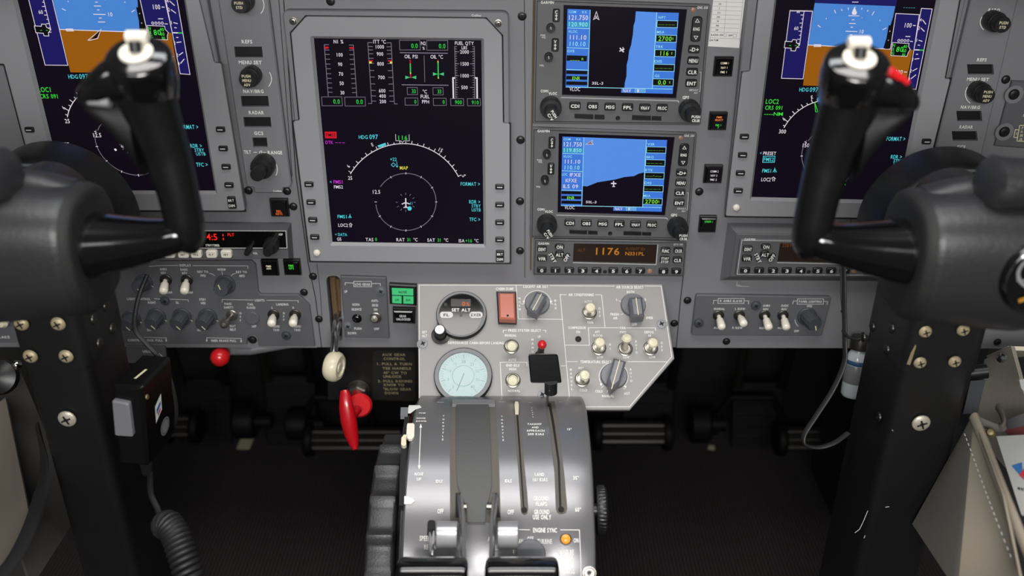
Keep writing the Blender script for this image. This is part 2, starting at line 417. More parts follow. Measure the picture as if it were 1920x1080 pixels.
for sx, nm in ((-1, 'wall_left'), (1, 'wall_right')):
    mb = MB(); xs = []
    # cabin side: leans out towards the top, kicks in at the floor
    prof = [(0.66, 0.0), (0.70, 0.16), (0.76, 0.34), (0.82, 0.60), (0.84, 0.90)]
    vs = []; fs = []
    for i, (x, z) in enumerate(prof):
        vs += [(sx * x, -1.2, z), (sx * x, 0.62, z), (sx * (x + 0.02), -1.2, z), (sx * (x + 0.02), 0.62, z)]
    for i in range(len(prof) - 1):
        a = i * 4; fs += [(a, a + 1, a + 5, a + 4), (a + 2, a + 6, a + 7, a + 3)]
    k = (len(prof) - 1) * 4; fs += [(0, 2, 3, 1), (k, k + 1, k + 3, k + 2)]
    mb.add(vs, fs, 'wall_grey'); struct(nm, mb)
# glareshield lip above the panel (unseen, added to shade its upper corners)
mb = MB(); vs = []; NS = 24
for i in range(NS + 1):
    x = -0.95 + 1.9 * i / NS; a = min(1.0, abs(x) / 0.62); dip = 0.045 * a * a; out = -0.090 - 0.160 * a * a
    vs += [(x, 0.0, 0.885 - dip * .3), (x, out, 0.875 - dip), (x, out - 0.012, 0.885 - dip), (x, out, 0.897 - dip), (x, 0.30, 0.93)]
mb.add(vs, [(i * 5 + j, i * 5 + (j + 1) % 5, (i + 1) * 5 + (j + 1) % 5, (i + 1) * 5 + j) for i in range(NS) for j in range(5)] + [(4, 3, 2, 1, 0), tuple(NS * 5 + j for j in range(5))], 'black_matte')
struct('glareshield_shade', mb)
# ================================================================== instrument panel sheet
MF = Frame((0, 0, 0.5))
PANEL = thing('instrument_panel', 'wide grey metal instrument panel sheet carrying all the displays and radios', 'instrument panel', MF.M)
mb = MB()
bl = MF.p(-90, 652); 
P = [MF.p(-260, 650), MF.p(594, 652), MF.p(594, 651), MF.p(1268, 651), MF.p(1268, 652), MF.p(2200, 654), (0.95, 0.375), (-0.95, 0.375)]
slot = rounded(MF.pts([(611, 517), (638, 517), (642, 640), (622, 640)]), 0.008, 5)
mb.prism(P, -0.012, 0.0, 'panel_grey', holes=[slot])
finish('panel_sheet', mb, PANEL)
# seams between the panel sections
for L, wd in (([(532, 0), (555, 330), (578, 494), (592, 560), (603, 651)], 0.0009), ([(523, 0), (548, 330)], 0.0006), ([(983, 0), (985, 240), (984, 520)], 0.0006),
          ([(1283, 500), (1276, 560), (1268, 651)], 0.0009), ([(594, 494), (600, 540), (604, 600)], 0.0005), ([(1597, 400), (1583, 520), (1582, 652)], 0.0006)):
    mb = MB(); mb.line(MF.pts(L), wd, 0.0003, 'groove'); finish('seam_line', mb, PANEL)
mb = MB(); mb.tube([(*MF.p(1001, 0), 0.001), (*MF.p(997, 240), 0.001), (*MF.p(995, 505), 0.001)], 0.0009, 'brass_edge', 6)
finish('brass_edge_strip', mb, PANEL, label='worn brass coloured edge strip')
for X, Y in ((620, 2), (979, 30), (976, 262), (975, 377), (975, 470), (550, 387), (587, 518), (570, 548), (598, 598), (1311, 359), (1289, 563), (1264, 606), (1362, 640), (1870, 641), (1885.5, 149), (1579, 583)):
    screw(MF, X, Y, PANEL, r=0.0034 if Y != 583 else 0.0014)
for L in (([(1383, 534), (1394, 537)]), ([(1382, 528), (1381, 536), (1404, 537)]), ([(460, 425), (474, 425)]), ([(598, 490), (604, 490)])):
    mb = MB(); mb.line(MF.pts(L), 0.0004, 0.0004, 'dull_white'); finish('scratch_mark', mb, PANEL)
# landing gear lever slot: brush seal
mb = MB(); mb.prism(rounded(MF.pts([(610, 514), (639, 514), (643, 642), (621, 642)]), 0.009, 5), -0.035, -0.013, 'black_matte')
mb.tube([(*MF.p(621, 524), -0.008), (*MF.p(625, 570), -0.008), (*MF.p(630, 622), -0.008)], 0.0035, 'brown_brush', 8)
mb.tube([(*MF.p(631, 530), -0.010), (*MF.p(635, 570), -0.010), (*MF.p(637, 622), -0.010)], 0.0028, 'brown_brush', 8)
finish('gear_lever_slot', mb, PANEL, label='dark slot lined with brown brush')

# ================================================================== big displays
def display(F, label, outer, plate, screen, keys, rocker=None, sensor=None, brand=None, screws=()):
    T = thing('display_unit', label, 'flight display', F.M)
    W1, W2 = 0.009, 0.0125
    mb = MB(); o1 = rounded(F.pts(outer, W1), 0.006, 4)
    sc = F.pts(screen, W2)
    scb = inset(ccw(sc), -0.0030)
    mb.prism(o1, 0.0, W1, 'bezel_dark', bev=0.001, holes=[scb])
    mb.prism(rounded(F.pts(plate, W2), 0.0012, 1), W1, W2, 'bezel_grey', bev=0.0004, holes=[rounded(scb, 0.002, 2)], hole_bev=0.0026)
    finish('bezel', mb, T)
    mb = MB(); pp = inset(ccw(F.pts(plate, W1)), -0.0007); mb.line(pp, 0.0012, W1 + 0.0002, 'groove', closed=True); finish('bezel_groove', mb, T)
    mb = MB(); SC = F.pts(screen, W1 - 0.0005); mb.prism(inset(ccw(SC), -0.002), 0.004, W1 - 0.0005, 'screen_black'); so = finish('screen', mb, T)
    for X, Y in keys:
        u, v = F.p(X, Y, W2 + 0.002); mb = MB(); a = F.size(X, Y, 16.5, W2); b = a * 0.62
        mb.prism(rounded(rect(u, v, a, b), 0.0012, 3), W2, W2 + 0.0028, 'key_black', bev=0.0007)
        mb.line([(u - a * 0.3, v), (u + a * 0.3, v)], 0.0009, W2 + 0.0031, 'dull_white'); finish('line_key', mb, T)
    if rocker:
        X, Y = rocker; u, v = F.p(X, Y, W2 + 0.002); a = F.size(X, Y, 15, W2); b = F.size(X, Y, 24, W2); mb = MB()
        mb.prism(rounded(rect(u, v, a, b), 0.0012, 3), W2, W2 + 0.003, 'key_black', bev=0.0007)
        mb.text('BRT', (u, v + b * 0.22), b * 0.2, 'white_paint', W2 + 0.0032, width=a * 0.72); mb.text('DIM', (u, v - b * 0.22), b * 0.22, 'white_paint', W2 + 0.0032, width=a * 0.75)
        mb.line([(u - a * .5, v), (u + a * .5, v)], 0.0004, W2 + 0.0032, 'groove')
        finish('brightness_rocker', mb, T)
    if sensor:
        u, v = F.p(*sensor, W2 + 0.001); r = F.size(*sensor, 6.6, W2); mb = MB()
        mb.lathe((u, v, W2), [(r, 0), (r, 0.0006), (r * 0.8, 0.0018), (r * 0.4, 0.0024), (0, 0.0026)], 'toggle_white', 20); finish('light_sensor', mb, T, label='round white light sensor')
    for X, Y in screws: screw(F, X, Y, T, r=0.0029, m='steel', w=W1)
    if brand:
        mb = MB(); mb.text(brand[0], F.p(brand[1], brand[2], W1), 0.0020, 'dull_white', W1 + 0.0003, width=0.0085, ang=0); finish('lettering', mb, T)
    return T, so, W1 - 0.0005 + 0.0004
class Ink:
    """symbols drawn on a screen or face: crop-pixel coordinates in, one mesh out"""
    def __init__(s, F, w, rot=0.0): s.F = F; s.w = w; s.c0 = F.crop; s.mb = MB(); s.rot = rot; s.lv = 0
    def crop(s, k, ox, oy): s.F.crop = (k, ox, oy); return s
    def wl(s): s.lv += 1; return s.w + s.lv * 0.0000012
    def t(s, st, X, Y, h, m, width=None, k=0.8, ang=0.0, mono=False):
        F = s.F; kk = F.crop[0]; a = F.size(X, Y, 10 * 1.0, s.w) / 10
        s.mb.text(st, F.p(X, Y, s.w), h * a, m, s.wl(), width=width * a if width else None, ang=s.rot + ang, k=k, mono=mono); return s
    def l(s, L, wd, m, closed=False):
        a = s.F.size(L[0][0], L[0][1], 10, s.w) / 10; s.mb.line(s.F.pts(L, s.w), wd * a, s.wl(), m, closed); return s
    def poly(s, L, m): s.mb.flat(s.F.pts(L, s.w), s.wl(), m); return s
    def boxl(s, x0, y0, x1, y1, wd, m, sh=0): return s.l([(x0, y0), (x1, y0), (x1 + sh, y1), (x0 + sh, y1)], wd, m, True)
    def arc(s, cx, cy, rx, ry, a0, a1, wd, m, n=40):
        return s.l([(cx + rx * math.cos(math.radians(a0 + (a1 - a0) * i / n)), cy + ry * math.sin(math.radians(a0 + (a1 - a0) * i / n))) for i in range(n + 1)], wd, m)
    def done(s, par, name='display_symbols'): s.F.crop = s.c0; return finish(name, s.mb, par, smooth=0)

# ---- centre display (engine and map page)
F = main_frame(742, 260, rot=-0.007)
T, scr, sw = display(F, 'centre flight display showing engine gauges above a compass map', [(529, 19), (954, 22), (957, 495), (581, 491)],
    [(574, 31), (911, 35), (941, 67), (943, 232), (955.5, 232), (956, 493), (582, 489.5), (550, 228), (562, 226), (546, 62)],
    [(588, 74), (901.4, 78), (906, 459.5), (623, 455.5)],
    [(579, 346), (583, 379.6), (586.2, 412.8), (590, 445), (936.9, 350.7), (936.9, 384.4), (936.9, 417.6), (937, 449.8)], rocker=(937.4, 480.7), sensor=(593.7, 474.6),
    brand=('Collins', 893, 28.5), screws=[(549.5, 39.5), (934, 44)])
I = Ink(F, sw, 0.0).crop(4.32, 560, 20)
W, G = 'e_white', 'e_green'
I.t('N1 %', 322, 250, 30, W); 
# N1 scales
def scale(I, x0, y0, x1, y1, ticks, ln, m='e_grey', sgn=1):
    I.l([(x0, y0), (x1, y1)], 5, m)
    for t in ticks:
        f = (t - y0) / (y1 - y0); x = x0 + (x1 - x0) * f; I.l([(x, t), (x + sgn * ln, t + 1)], 5, m)
scale(I, 207, 275, 240, 698, [275, 318, 354, 392, 432, 470, 510, 548, 585, 625, 660], 38)
scale(I, 443, 278, 471, 700, [278, 318, 356, 394, 433, 473, 512, 550, 588, 627, 663], 36, sgn=-1)
I.poly([(208, 292), (242, 292), (243, 306), (210, 310)], 'e_red'); I.poly([(408, 296), (446, 294), (448, 312), (410, 306)], 'e_red')
for s_, y in (('100', 357), ('90', 434), ('70', 512), ('50', 588), ('30', 664)): I.t(s_, 330 + (y - 357) * 0.08, y, 30, W)
I.boxl(186, 698, 350, 770, 4, 'e_grey', 4); I.boxl(372, 700, 538, 772, 4, 'e_grey', 4); I.t('0.0', 307, 735, 38, G); I.t('0.0', 493, 737, 38, G)
I.t('ITT °C', 655, 251, 30, W)
scale(I, 560, 258, 592, 752, [258, 290, 317, 348, 385, 425, 484, 537, 593, 645, 690, 732], 38)
scale(I, 749, 260, 775, 755, [260, 292, 320, 350, 387, 428, 485, 540, 594, 648, 691, 734], 38, sgn=-1)
I.l([(562, 752), (594, 752)], 5, 'e_grey'); I.l([(772, 755), (802, 755)], 5, 'e_grey')
for x in (0, 1):
    a = 570 if not x else 722
    I.poly([(a, 402), (a + 32, 402), (a + 33, 410), (a, 412)], 'e_red'); I.poly([(a + (16 if x else 0), 412), (a + (36 if x else 22), 412), (a + (36 if x else 22), 428), (a + (18 if x else 2), 428)], 'e_yel')
for s_, y in (('1000', 292), ('900', 350), ('800', 430), ('700', 540), ('600', 648), ('400', 691), ('200', 735)): I.t(s_, 655 + (y - 292) * 0.06, y, 30, W)
I.boxl(816, 240, 982, 318, 4, 'e_grey', 3); I.boxl(1037, 242, 1207, 320, 4, 'e_grey', 1); I.t('0.0', 938, 284, 38, G); I.t('0.0', 1162, 286, 38, G); I.t('N2', 1010, 264, 28, W); I.t('%', 1012, 304, 24, W)
I.l([(820, 340), (1208, 345)], 7, 'e_grey'); I.l([(834, 600), (1214, 604)], 7, 'e_grey'); I.l([(1016, 364), (1022, 578)], 4, 'e_grey')
I.t('OIL PSI', 910, 371, 30, W); I.t('OIL °C', 1118, 373, 30, W)
I.l([(903, 396), (904, 428)], 9, 'e_red'); I.l([(904, 428), (906, 500)], 9, G); I.l([(906, 500), (906, 512)], 9, 'e_yel'); I.l([(906, 512), (907, 545)], 9, 'e_red')
I.l([(1128, 398), (1128, 408)], 9, 'e_red'); I.l([(1128, 408), (1129, 420)], 9, 'e_yel'); I.l([(1129, 420), (1131, 540)], 9, G); I.l([(1131, 540), (1132, 550)], 9, 'e_yel')
for x, y in ((908, 540), (1132, 513)):
    I.poly([(x - 44, y - 13), (x - 4, y), (x - 44, y + 14)], 'e_gearlit'); I.poly([(x + 44, y - 13), (x + 44, y + 14), (x + 4, y)], 'e_gearlit')
for x, y, s_ in ((920, 652, '33'), (1128, 654, '33')): I.boxl(x - 41, y - 30, x + 41, y + 28, 4, 'e_grey', 2); I.t(s_, x + 12, y, 32, G)
for x, y, s_ in ((913, 737, '0'), (1142, 739, '0')): I.boxl(x - 52, y - 30, x + 52, y + 28, 4, 'e_grey', 2); I.t(s_, x + 32, y, 32, G)
I.t('°C', 1022, 655, 30, W); I.t('FUEL', 1024, 695, 30, W); I.t('PPH', 1028, 737, 30, W)
I.t('FUEL QTY', 1342, 263, 28, W, width=152); I.t('LBS', 1342, 299, 26, W)
tk = [290 + i * 19.4 for i in range(22)]
scale(I, 1264, 288, 1272, 708, tk, 17); scale(I, 1423, 290, 1427, 710, tk, 17, sgn=-1)
for s_, y in (('2000', 333), ('1500', 430), ('1000', 526), ('500', 621)): I.t(s_, 1343, y, 30, W); I.l([(1266, y), (1300, y)], 5, 'e_grey'); I.l([(1388, y), (1426, y)], 5, 'e_grey')
I.l([(1266, 544), (1250, 545), (1254, 712)], 12, W); I.l([(1427, 544), (1444, 545), (1446, 714)], 12, W)
I.boxl(1231, 712, 1335, 768, 4, 'e_grey', 2); I.boxl(1366, 712, 1470, 770, 4, 'e_grey', 2); I.t('900', 1294, 741, 32, G); I.t('910', 1430, 743, 32, G)
I.crop(4.155, 560, 240)
I.poly([(205, 30), (295, 32), (296, 78), (209, 76)], 'e_red'); I.boxl(205, 30, 293, 78, 4, 'e_red', 2); I.t('FMS1', 252, 54, 26, 'e_black', width=74)
I.t('DTK', 239, 111, 26, 'e_mag'); I.t('---', 322, 110, 24, 'e_mag', width=74)
I.t('HDG', 503, 70, 30, 'e_cyan'); I.t('097', 584, 68, 38, 'e_cyan'); I.t('116', 808, 75, 36, G, width=78)
I.l([(755, 48), (757, 98), (796, 100), (808, 112), (820, 100), (862, 100), (860, 50)], 3.5, 'e_white')
# compass arc: centre and radius from three points on it
def arc3(p1, p2, p3):
    ax, ay = p1; bx, by = p2; cx, cy = p3; d = 2 * (ax * (by - cy) + bx * (cy - ay) + cx * (ay - by))
    ux = ((ax * ax + ay * ay) * (by - cy) + (bx * bx + by * by) * (cy - ay) + (cx * cx + cy * cy) * (ay - by)) / d
    uy = ((ax * ax + ay * ay) * (cx - bx) + (bx * bx + by * by) * (ax - cx) + (cx * cx + cy * cy) * (bx - ax)) / d
    return ux, uy, math.hypot(ax - ux, ay - uy)
cx, cy, r = arc3((403, 358), (815, 121), (1246, 380)); a0 = math.degrees(math.atan2(358 - cy, 403 - cx)); a1 = math.degrees(math.atan2(380 - cy, 1246 - cx))
I.arc(cx, cy, r, r, a0, a1, 6, 'e_white', 60)
for i in range(23):
    a = math.radians(a0 + 1.5 + (a1 - a0 - 2) * i / 22); q = 24 if i % 2 == 0 else 14
    I.l([(cx + r * math.cos(a), cy + r * math.sin(a)), (cx + (r + q) * math.cos(a), cy + (r + q) * math.sin(a))], 5, 'e_white')
I.t('E', 574, 128, 28, W, ang=0.4); I.t('6', 387, 297, 28, W, ang=0.9); I.t('15', 1104, 170, 32, W, ang=-0.5); I.t('.S', 1286, 368, 30, W, ang=-1.0); I.t('25', 401, 388, 30, W)
I.poly([(614, 136), (676, 115), (683, 133), (624, 152)], 'e_cyan')
I.t('+22', 738, 243, 28, 'e_cyan'); I.l([(721, 286), (738, 270), (755, 286), (738, 302)], 4, 'e_cyan', True); I.l([(764, 262), (768, 304)], 4, 'e_cyan'); I.l([(758, 294), (768, 305), (774, 294)], 4, 'e_cyan')
I.t('MAP', 820, 310, 28, 'e_yel'); 
I.arc(836, 575, 235, 222, -148, 175, 5, 'e_grey', 60)
for i in range(12):
    a = math.radians(-90 + i * 30)
    if i == 10: continue
    I.l([(836 + 227 * math.cos(a), 575 + 214 * math.sin(a)), (836 + 244 * math.cos(a), 575 + 231 * math.sin(a))], 4, 'e_white')
    I.l([(834 + 62 * math.cos(a), 578 + 58 * math.sin(a)), (834 + 78 * math.cos(a), 578 + 74 * math.sin(a))], 4, 'e_grey')
I.l([(834, 546), (836, 622)], 9, W); I.l([(804, 592), (834, 580), (866, 592)], 8, W); I.l([(818, 620), (836, 612), (852, 620)], 7, W); I.t('11', 878, 586, 22, 'e_cyan'); I.poly(circ(864, 626, 17, 10), 'e_cyan')
I.t('12.5', 604, 496, 32, W)
I.t('<', 250, 419, 24, 'e_cyan'); I.t('FMS1', 310, 419, 30, 'e_mag', width=76); I.t('FMS2', 310, 458, 26, W, width=70); I.t('FMS1', 342, 689, 28, 'e_cyan', width=78); I.l([(388, 700), (400, 680), (412, 700)], 4, 'e_cyan'); I.l([(400, 670), (400, 702)], 4, 'e_cyan')
I.t('LOC2', 346, 756, 28, W, width=74); I.l([(392, 752), (405, 740), (418, 754)], 4, W); I.l([(400, 752), (400, 772)], 4, W); I.l([(411, 752), (411, 772)], 4, W)
I.t('<', 290, 828, 22, 'e_cyan'); I.t('DATA', 342, 829, 26, 'e_cyan', width=70); I.t('GS', 316, 864, 26, W)
I.t('TAS', 552, 868, 28, W); I.t('0', 603, 866, 28, G); I.t('RAT', 794, 869, 28, W); I.t('31', 860, 869, 28, G); I.t('°C', 911, 869, 28, W)
I.t('SAT', 1032, 872, 28, W); I.t('31', 1097, 872, 28, G); I.t('°C', 1149, 872, 28, W); I.t('ISA', 1270, 877, 28, W); I.t('+16', 1325, 877, 28, G); I.t('°C', 1385, 877, 28, W)
I.t('FORMAT >', 1337, 435, 30, 'e_cyan', width=150); I.t('RDR >', 1371, 574, 30, 'e_cyan', width=86); I.t('STBY', 1383, 606, 26, 'e_cyan', width=70); I.t('USTB', 1383, 637, 26, 'e_cyan', width=70); I.t('TFC >', 1372, 711, 30, 'e_cyan', width=84)
I.done(scr)

# ---- pilot and copilot primary displays; drawn once in the right one's own coordinates
class Sub:
    """forward the right display's coordinates to another frame (same instrument, other place)"""
    def __init__(s, FA, oa, FB, ob, sc): s.A = FA; s.oa = oa; s.B = FB; s.ob = ob; s.k = sc; s.crop = (1, 0, 0); s.e = FB.e
    def p(s, X, Y, w=0.0):
        s.A.crop = s.crop; a = s.A.p(X, Y, w); s.A.crop = (1, 0, 0)
        return (s.ob[0] + (a[0] - s.oa[0]) * s.k, s.ob[1] + (a[1] - s.oa[1]) * s.k)
    size = Frame.size; pts = Frame.pts
def pfd_symbols(F, sw, scr, left):
    I = Ink(F, sw).crop(3.556, 1380, 0); W = 'e_white'
    I.poly([(530, -30), (1077, -30), (1048, 110), (980, 328), (480, 300), (525, 20)], 'e_sky')
    I.poly([(530, -30), (1077, -30), (1066, 42), (525, 20)], 'e_navy')
    I.poly([(480, 300), (1180, 332), (1124, 590), (447, 570)], 'e_brown'); I.l([(480, 300), (1030, 328)], 5, W)
    I.poly([(360, 70), (510, 76), (447, 526), (303, 522)], 'e_navy'); I.boxl(360, 70, 510, 76, 1, W); I.l([(360, 70), (510, 76), (447, 526), (303, 522)], 4, 'e_white', True)
    I.l([(454, 74), (424, 300)], 4, W)
    for i in range(9): x = 451 - i * 3.6; y = 100 + i * 27; I.l([(x, y), (x - 20 + (i % 2) * 8, y)], 4, W)
    I.t('60', 402, 188, 24, W); I.t('80', 416, 78, 18, W)
    I.poly([(328, 275), (372, 278), (378, 264), (404, 266), (402, 284), (424, 300), (402, 318), (396, 340), (366, 338), (368, 322), (322, 318)], 'e_black')
    I.l([(328, 275), (372, 278), (378, 264), (404, 266), (402, 284), (424, 300), (402, 318), (396, 340), (366, 338), (368, 322), (322, 318)], 4, W, True); I.t('- -', 380, 300, 20, 'e_green', width=50)
    # altitude tape
    I.poly([(1066, 90), (1225, 98), (1190, 332), (1030, 326)], 'e_navy'); I.l([(1030, 326), (1066, 90), (1225, 98)], 4, W); I.l([(1222, 98), (1150, 575)], 4, W)
    I.poly([(1236, 56), (1308, 60), (1200, 596), (1140, 590)], 'e_navy'); I.l([(1236, 56), (1308, 60), (1200, 596), (1140, 590)], 4, W, True)
    I.poly([(1018, 168), (1044, 170), (1018, 328), (990, 325)], 'e_black'); I.l([(1190, 332), (1252, 335)], 7, 'e_green'); I.l([(1190, 332), (1222, 333)], 7, W)
    I.t('100', 1146, 168, 30, W, width=50); I.t('0000', 1116, 270, 20, W, width=78); I.t('200', 1086, 480, 30, W, width=50)
    for x0, y0, x1, y1 in ((1180, 170, 1198, 171), (1130, 243, 1162, 244), (1120, 480, 1140, 481), (1160, 275, 1178, 277), (1244, 132, 1266, 162), (1232, 186, 1256, 210), (1218, 268, 1242, 276), (1212, 300, 1226, 302), (1200, 362, 1214, 362), (1190, 394, 1222, 390), (1176, 474, 1208, 456), (1166, 526, 1200, 498)): I.l([(x0, y0), (x1, y1)], 5, W)
    for s_, x, y in (('4', 1232, 132), ('2', 1220, 186), ('1', 1206, 268), ('1', 1180, 396), ('2', 1166, 472), ('4', 1154, 526)): I.t(s_, x, y, 22, W)
    I.poly([(1044, 284), (1154, 290), (1150, 310), (1162, 330), (1148, 350), (1140, 376), (1032, 370)], 'e_black'); I.l([(1044, 284), (1154, 290), (1150, 310), (1162, 330), (1148, 350), (1140, 376), (1032, 370)], 3.5, W, True)
    for i, c_ in enumerate('NEG'): I.t(c_, 1053 - i * 3, 302 + i * 26, 20, 'e_lime')
    I.t('80', 1092, 328, 34, 'e_lime', width=46); I.t('40', 1128, 310, 22, 'e_lime'); I.t('60', 1122, 338, 22, 'e_lime'); I.t('80', 1118, 364, 18, 'e_lime')
    I.t('o', 1026, 206, 12, W); I.t('o', 1016, 266, 12, W); I.t('-----', 1155, 50, 10, 'e_cyan', width=80)
    # pitch ladder and roll marks
    I.poly([(790, 44), (806, 84), (800, 98), (776, 98), (772, 84)], W); I.t('v', 796, 46, 12, W)
    for x0, y0, x1, y1 in ((750, 104, 822, 106), (772, 132, 788, 132), (754, 156, 798, 157), (764, 181, 780, 181), (730, 208, 808, 211), (758, 232, 774, 232), (742, 257, 786, 258), (656, 66, 664, 88), (702, 60, 708, 72), (748, 50, 750, 66), (840, 52, 836, 64), (882, 66, 874, 78), (922, 76, 906, 102), (545, 168, 564, 182), (1002, 186, 978, 198), (774, 14, 816, 14)): I.l([(x0, y0), (x1, y1)], 4.5, W)
    I.t('10', 836, 210, 26, W); I.t('a', 602, 122, 14, W); I.t('a', 960, 132, 14, W); I.t('b', 840, 118, 8, W)
    I.boxl(522, 298, 564, 310, 5, W)
    if left: I.l([(632, 372), (745, 302), (700, 360), (640, 372)], 4, W); I.poly([(655, 366), (735, 310), (696, 358)], 'e_black')
    I.t('HDG', 453, 597, 26, 'e_cyan'); I.t('097', 520, 597, 32, 'e_cyan')
    I.t('LOC1' if left else 'LOC2', 242, 676, 32, 'e_lime', width=86); I.t('CRS 091', 254, 718, 28, 'e_lime', width=120)
    if not left: I.t('----NM', 250, 759, 24, 'e_lime', width=124)
    # compass
    cx, cy, r = arc3((320, 852), (420, 736), (530, 680)); a0 = math.degrees(math.atan2(852 - cy, 320 - cx))
    I.arc(cx, cy, r, r, a0, a0 + 110, 5, W, 60)
    for i in range(20):
        a = math.radians(a0 + 2 + i * 5.6); q = 24 if i % 2 else 14
        I.l([(cx + r * math.cos(a), cy + r * math.sin(a)), (cx + (r + q) * math.cos(a), cy + (r + q) * math.sin(a))], 4.5, W)
    I.t('6', 318, 792, 26, W, ang=0.8); I.t('E', 506, 648, 24, W, ang=0.3); I.t('25' if left else '300', 310, 876, 28, W)
    if not left: I.poly([(540, 652), (560, 646), (562, 676), (544, 680)], 'e_dkcyan'); I.l([(524, 680), (530, 745), (546, 745), (524, 680)], 4, 'e_lime')
    cx2, cy2 = (633, 1040)
    I.arc(cx2, cy2, 195, 185, -55, 215, 4, 'e_grey', 60)
    for i in range(12):
        a = math.radians(i * 30); I.l([(cx2 + 188 * math.cos(a), cy2 + 178 * math.sin(a)), (cx2 + 203 * math.cos(a), cy2 + 193 * math.sin(a))], 4, W)
    I.t('12.5' if left else '150', 464, 968, 28, W)
    I.l([(482, 938), (500, 915), (530, 890)], 4, 'e_grey')
    I.t('FORMAT >', 1066, 925, 28, 'e_cyan', width=124); I.t('RDR >', 1069, 1045, 26, 'e_cyan', width=74); I.t('STBY', 1080, 1072, 22, 'e_cyan', width=60); I.t('USTB', 1080, 1096, 22, 'e_cyan', width=60); I.t('TFC >', 1062, 1164, 26, 'e_cyan', width=74)
    I.t('<', 165, 1020, 20, 'e_cyan'); I.t('PRESET', 224, 1022, 24, W, width=86)
    I.boxl(182, 1042, 260, 1082, 4, 'e_cyan', -5); I.t('FMS2', 219, 1062, 26, 'e_cyan', width=66)
    I.t('FMS1', 207, 1138, 26, 'e_cyan', width=64); I.l([(246, 1148), (258, 1126), (270, 1148)], 4, 'e_cyan'); I.l([(258, 1118), (258, 1150)], 4, 'e_cyan')
    I.t('LOC2', 200, 1196, 26, W, width=62); I.l([(236, 1190), (250, 1180), (264, 1192)], 4, W); I.l([(245, 1190), (245, 1208)], 4, W); I.l([(255, 1190), (255, 1208)], 4, W)
    if left:
        for i in range(12):
            a = math.radians(i * 30); I.l([(650 + 50 * math.cos(a), 1030 + 48 * math.sin(a)), (650 + 66 * math.cos(a), 1030 + 63 * math.sin(a))], 4, 'e_grey')
        I.l([(650, 985), (650, 1075)], 5, W); I.l([(606, 1038), (650, 1018)], 7, W); I.poly(circ(600, 1042, 9, 8), W); I.poly([(668, 1055), (686, 1040), (700, 1055), (684, 1072)], 'e_cyan'); I.t('11', 684, 1022, 24, 'e_cyan'); I.poly(circ(548, 1062, 8, 8), 'e_white'); I.l([(640, 1062), (668, 1052)], 5, W)
    else:
        I.l([(785, 1036), (812, 1130)], 7, 'e_lime'); I.l([(720, 1212), (728, 1236)], 6, 'e_lime')
    I.done(scr)
FR = main_frame(1540, 250, rot=-0.012)
T, scr, sw = display(FR, 'right flight display with a sky and ground horizon, behind the right yoke', [(1415, -140), (1838, -128), (1720, 413), (1360, 407)],
    [(1436, -128), (1820, -115), (1771, 148), (1782, 148), (1716, 410), (1361, 405), (1392, 136), (1407, 134)],
    [(1466, -60), (1768, -54), (1682.7, 377.5), (1411.5, 371)], [(1396, 256.5), (1392.6, 291), (1388.5, 325), (1384.5, 358), (1737.7, 265.8), (1731, 300)], sensor=(1381, 389.8), rocker=None)
pfd_symbols(FR, sw, scr, False)
oa = FR.p(1411.5, 371, sw)
FL = main_frame(220, 250, rot=0.004)
T, scr, sw = display(FL, 'left flight display with a sky and ground horizon, behind the left yoke', [(-62, -140), (362, -140), (460.5, 397), (78, 396)],
    [(-60, -128), (342, -128), (401, 118), (414, 119), (459, 395), (80, 394), (8, 120), (-8, 119)],
    [(13, -70), (330.5, -70), (401, 359), (117.6, 358.5)], [(54.5, 243.7), (413, 243), (418, 278.8), (423.5, 313.2), (429, 347.5)], rocker=(434.5, 380))
ob = FL.p(117.6, 358.5, sw)
pfd_symbols(Sub(FR, oa, FL, ob, 1.045), sw, scr, True)

# ================================================================== display control panels beside the outer displays
def knob(F, par, X, Y, H, rpx, m='key_black', w0=0.0, text=None, flute=0, skirt=None, style='stack', lab=None, tm='cream_legend', name='knob', ptr=None, face=None):
    """X, Y: centre of the knob's outer face as seen; H: how far it stands out; rpx: radius of that face"""
    u, v = F.p(X, Y, w0 + H); r = F.size(X, Y, rpx, w0 + H); mb = MB(); c = (u, v, w0)
    if style == 'stack':
        R = r * 1.22
        mb.lathe(c, [(R, 0), (R, H * 0.5, 1), (R * 0.95, H * 0.56)], m, 28, flute=flute, fd=R * 0.05)
        mb.lathe(c, [(r * 0.98, H * 0.5), (r * 1.0, H * 0.92), (r * 0.93, H)], face or m, 24)
    elif style == 'dual':
        R = r * 1.75
        mb.lathe(c, [(R, 0.001), (R, H * 0.42, 1), (R * 0.93, H * 0.48)], m, 28, flute=flute or 24, fd=R * 0.045)
        mb.lathe(c, [(r * 1.04, H * 0.45), (r * 1.04, H * 0.94, 1), (r * 0.94, H)], m, 24, flute=20, fd=r * 0.04)
    else:
        if skirt: mb.lathe(c, [(r * skirt, 0), (r * skirt, H * 0.1), (r * skirt * 0.93, H * 0.16)], m, 30)
        mb.lathe(c, [(r * 1.12, H * 0.1), (r * 1.06, H * 0.9, 1), (r * 0.92, H)], m, 24, flute=flute, fd=r * 0.1)
    o = finish(name, mb, par, label=lab)
    if text or ptr is not None:
        mb = MB()
        for i, t_ in enumerate(text or []):
            th = r * 0.33; dy = (len(text) - 1) / 2 * th * 1.6 - i * th * 1.6
            mb.text(t_, (u, v + dy), th, tm, w0 + H + 0.0002, width=min(r * 1.1, th * 0.8 * len(t_)))
        if ptr is not None:
            a = math.radians(ptr); d = Vector((math.cos(a), math.sin(a)))
            mb.line([(u, v), (u + d.x * r * 0.85, v + d.y * r * 0.85)], r * 0.14, w0 + H + 0.0002, 'white_paint')
        finish('marking', mb, o)
    return o
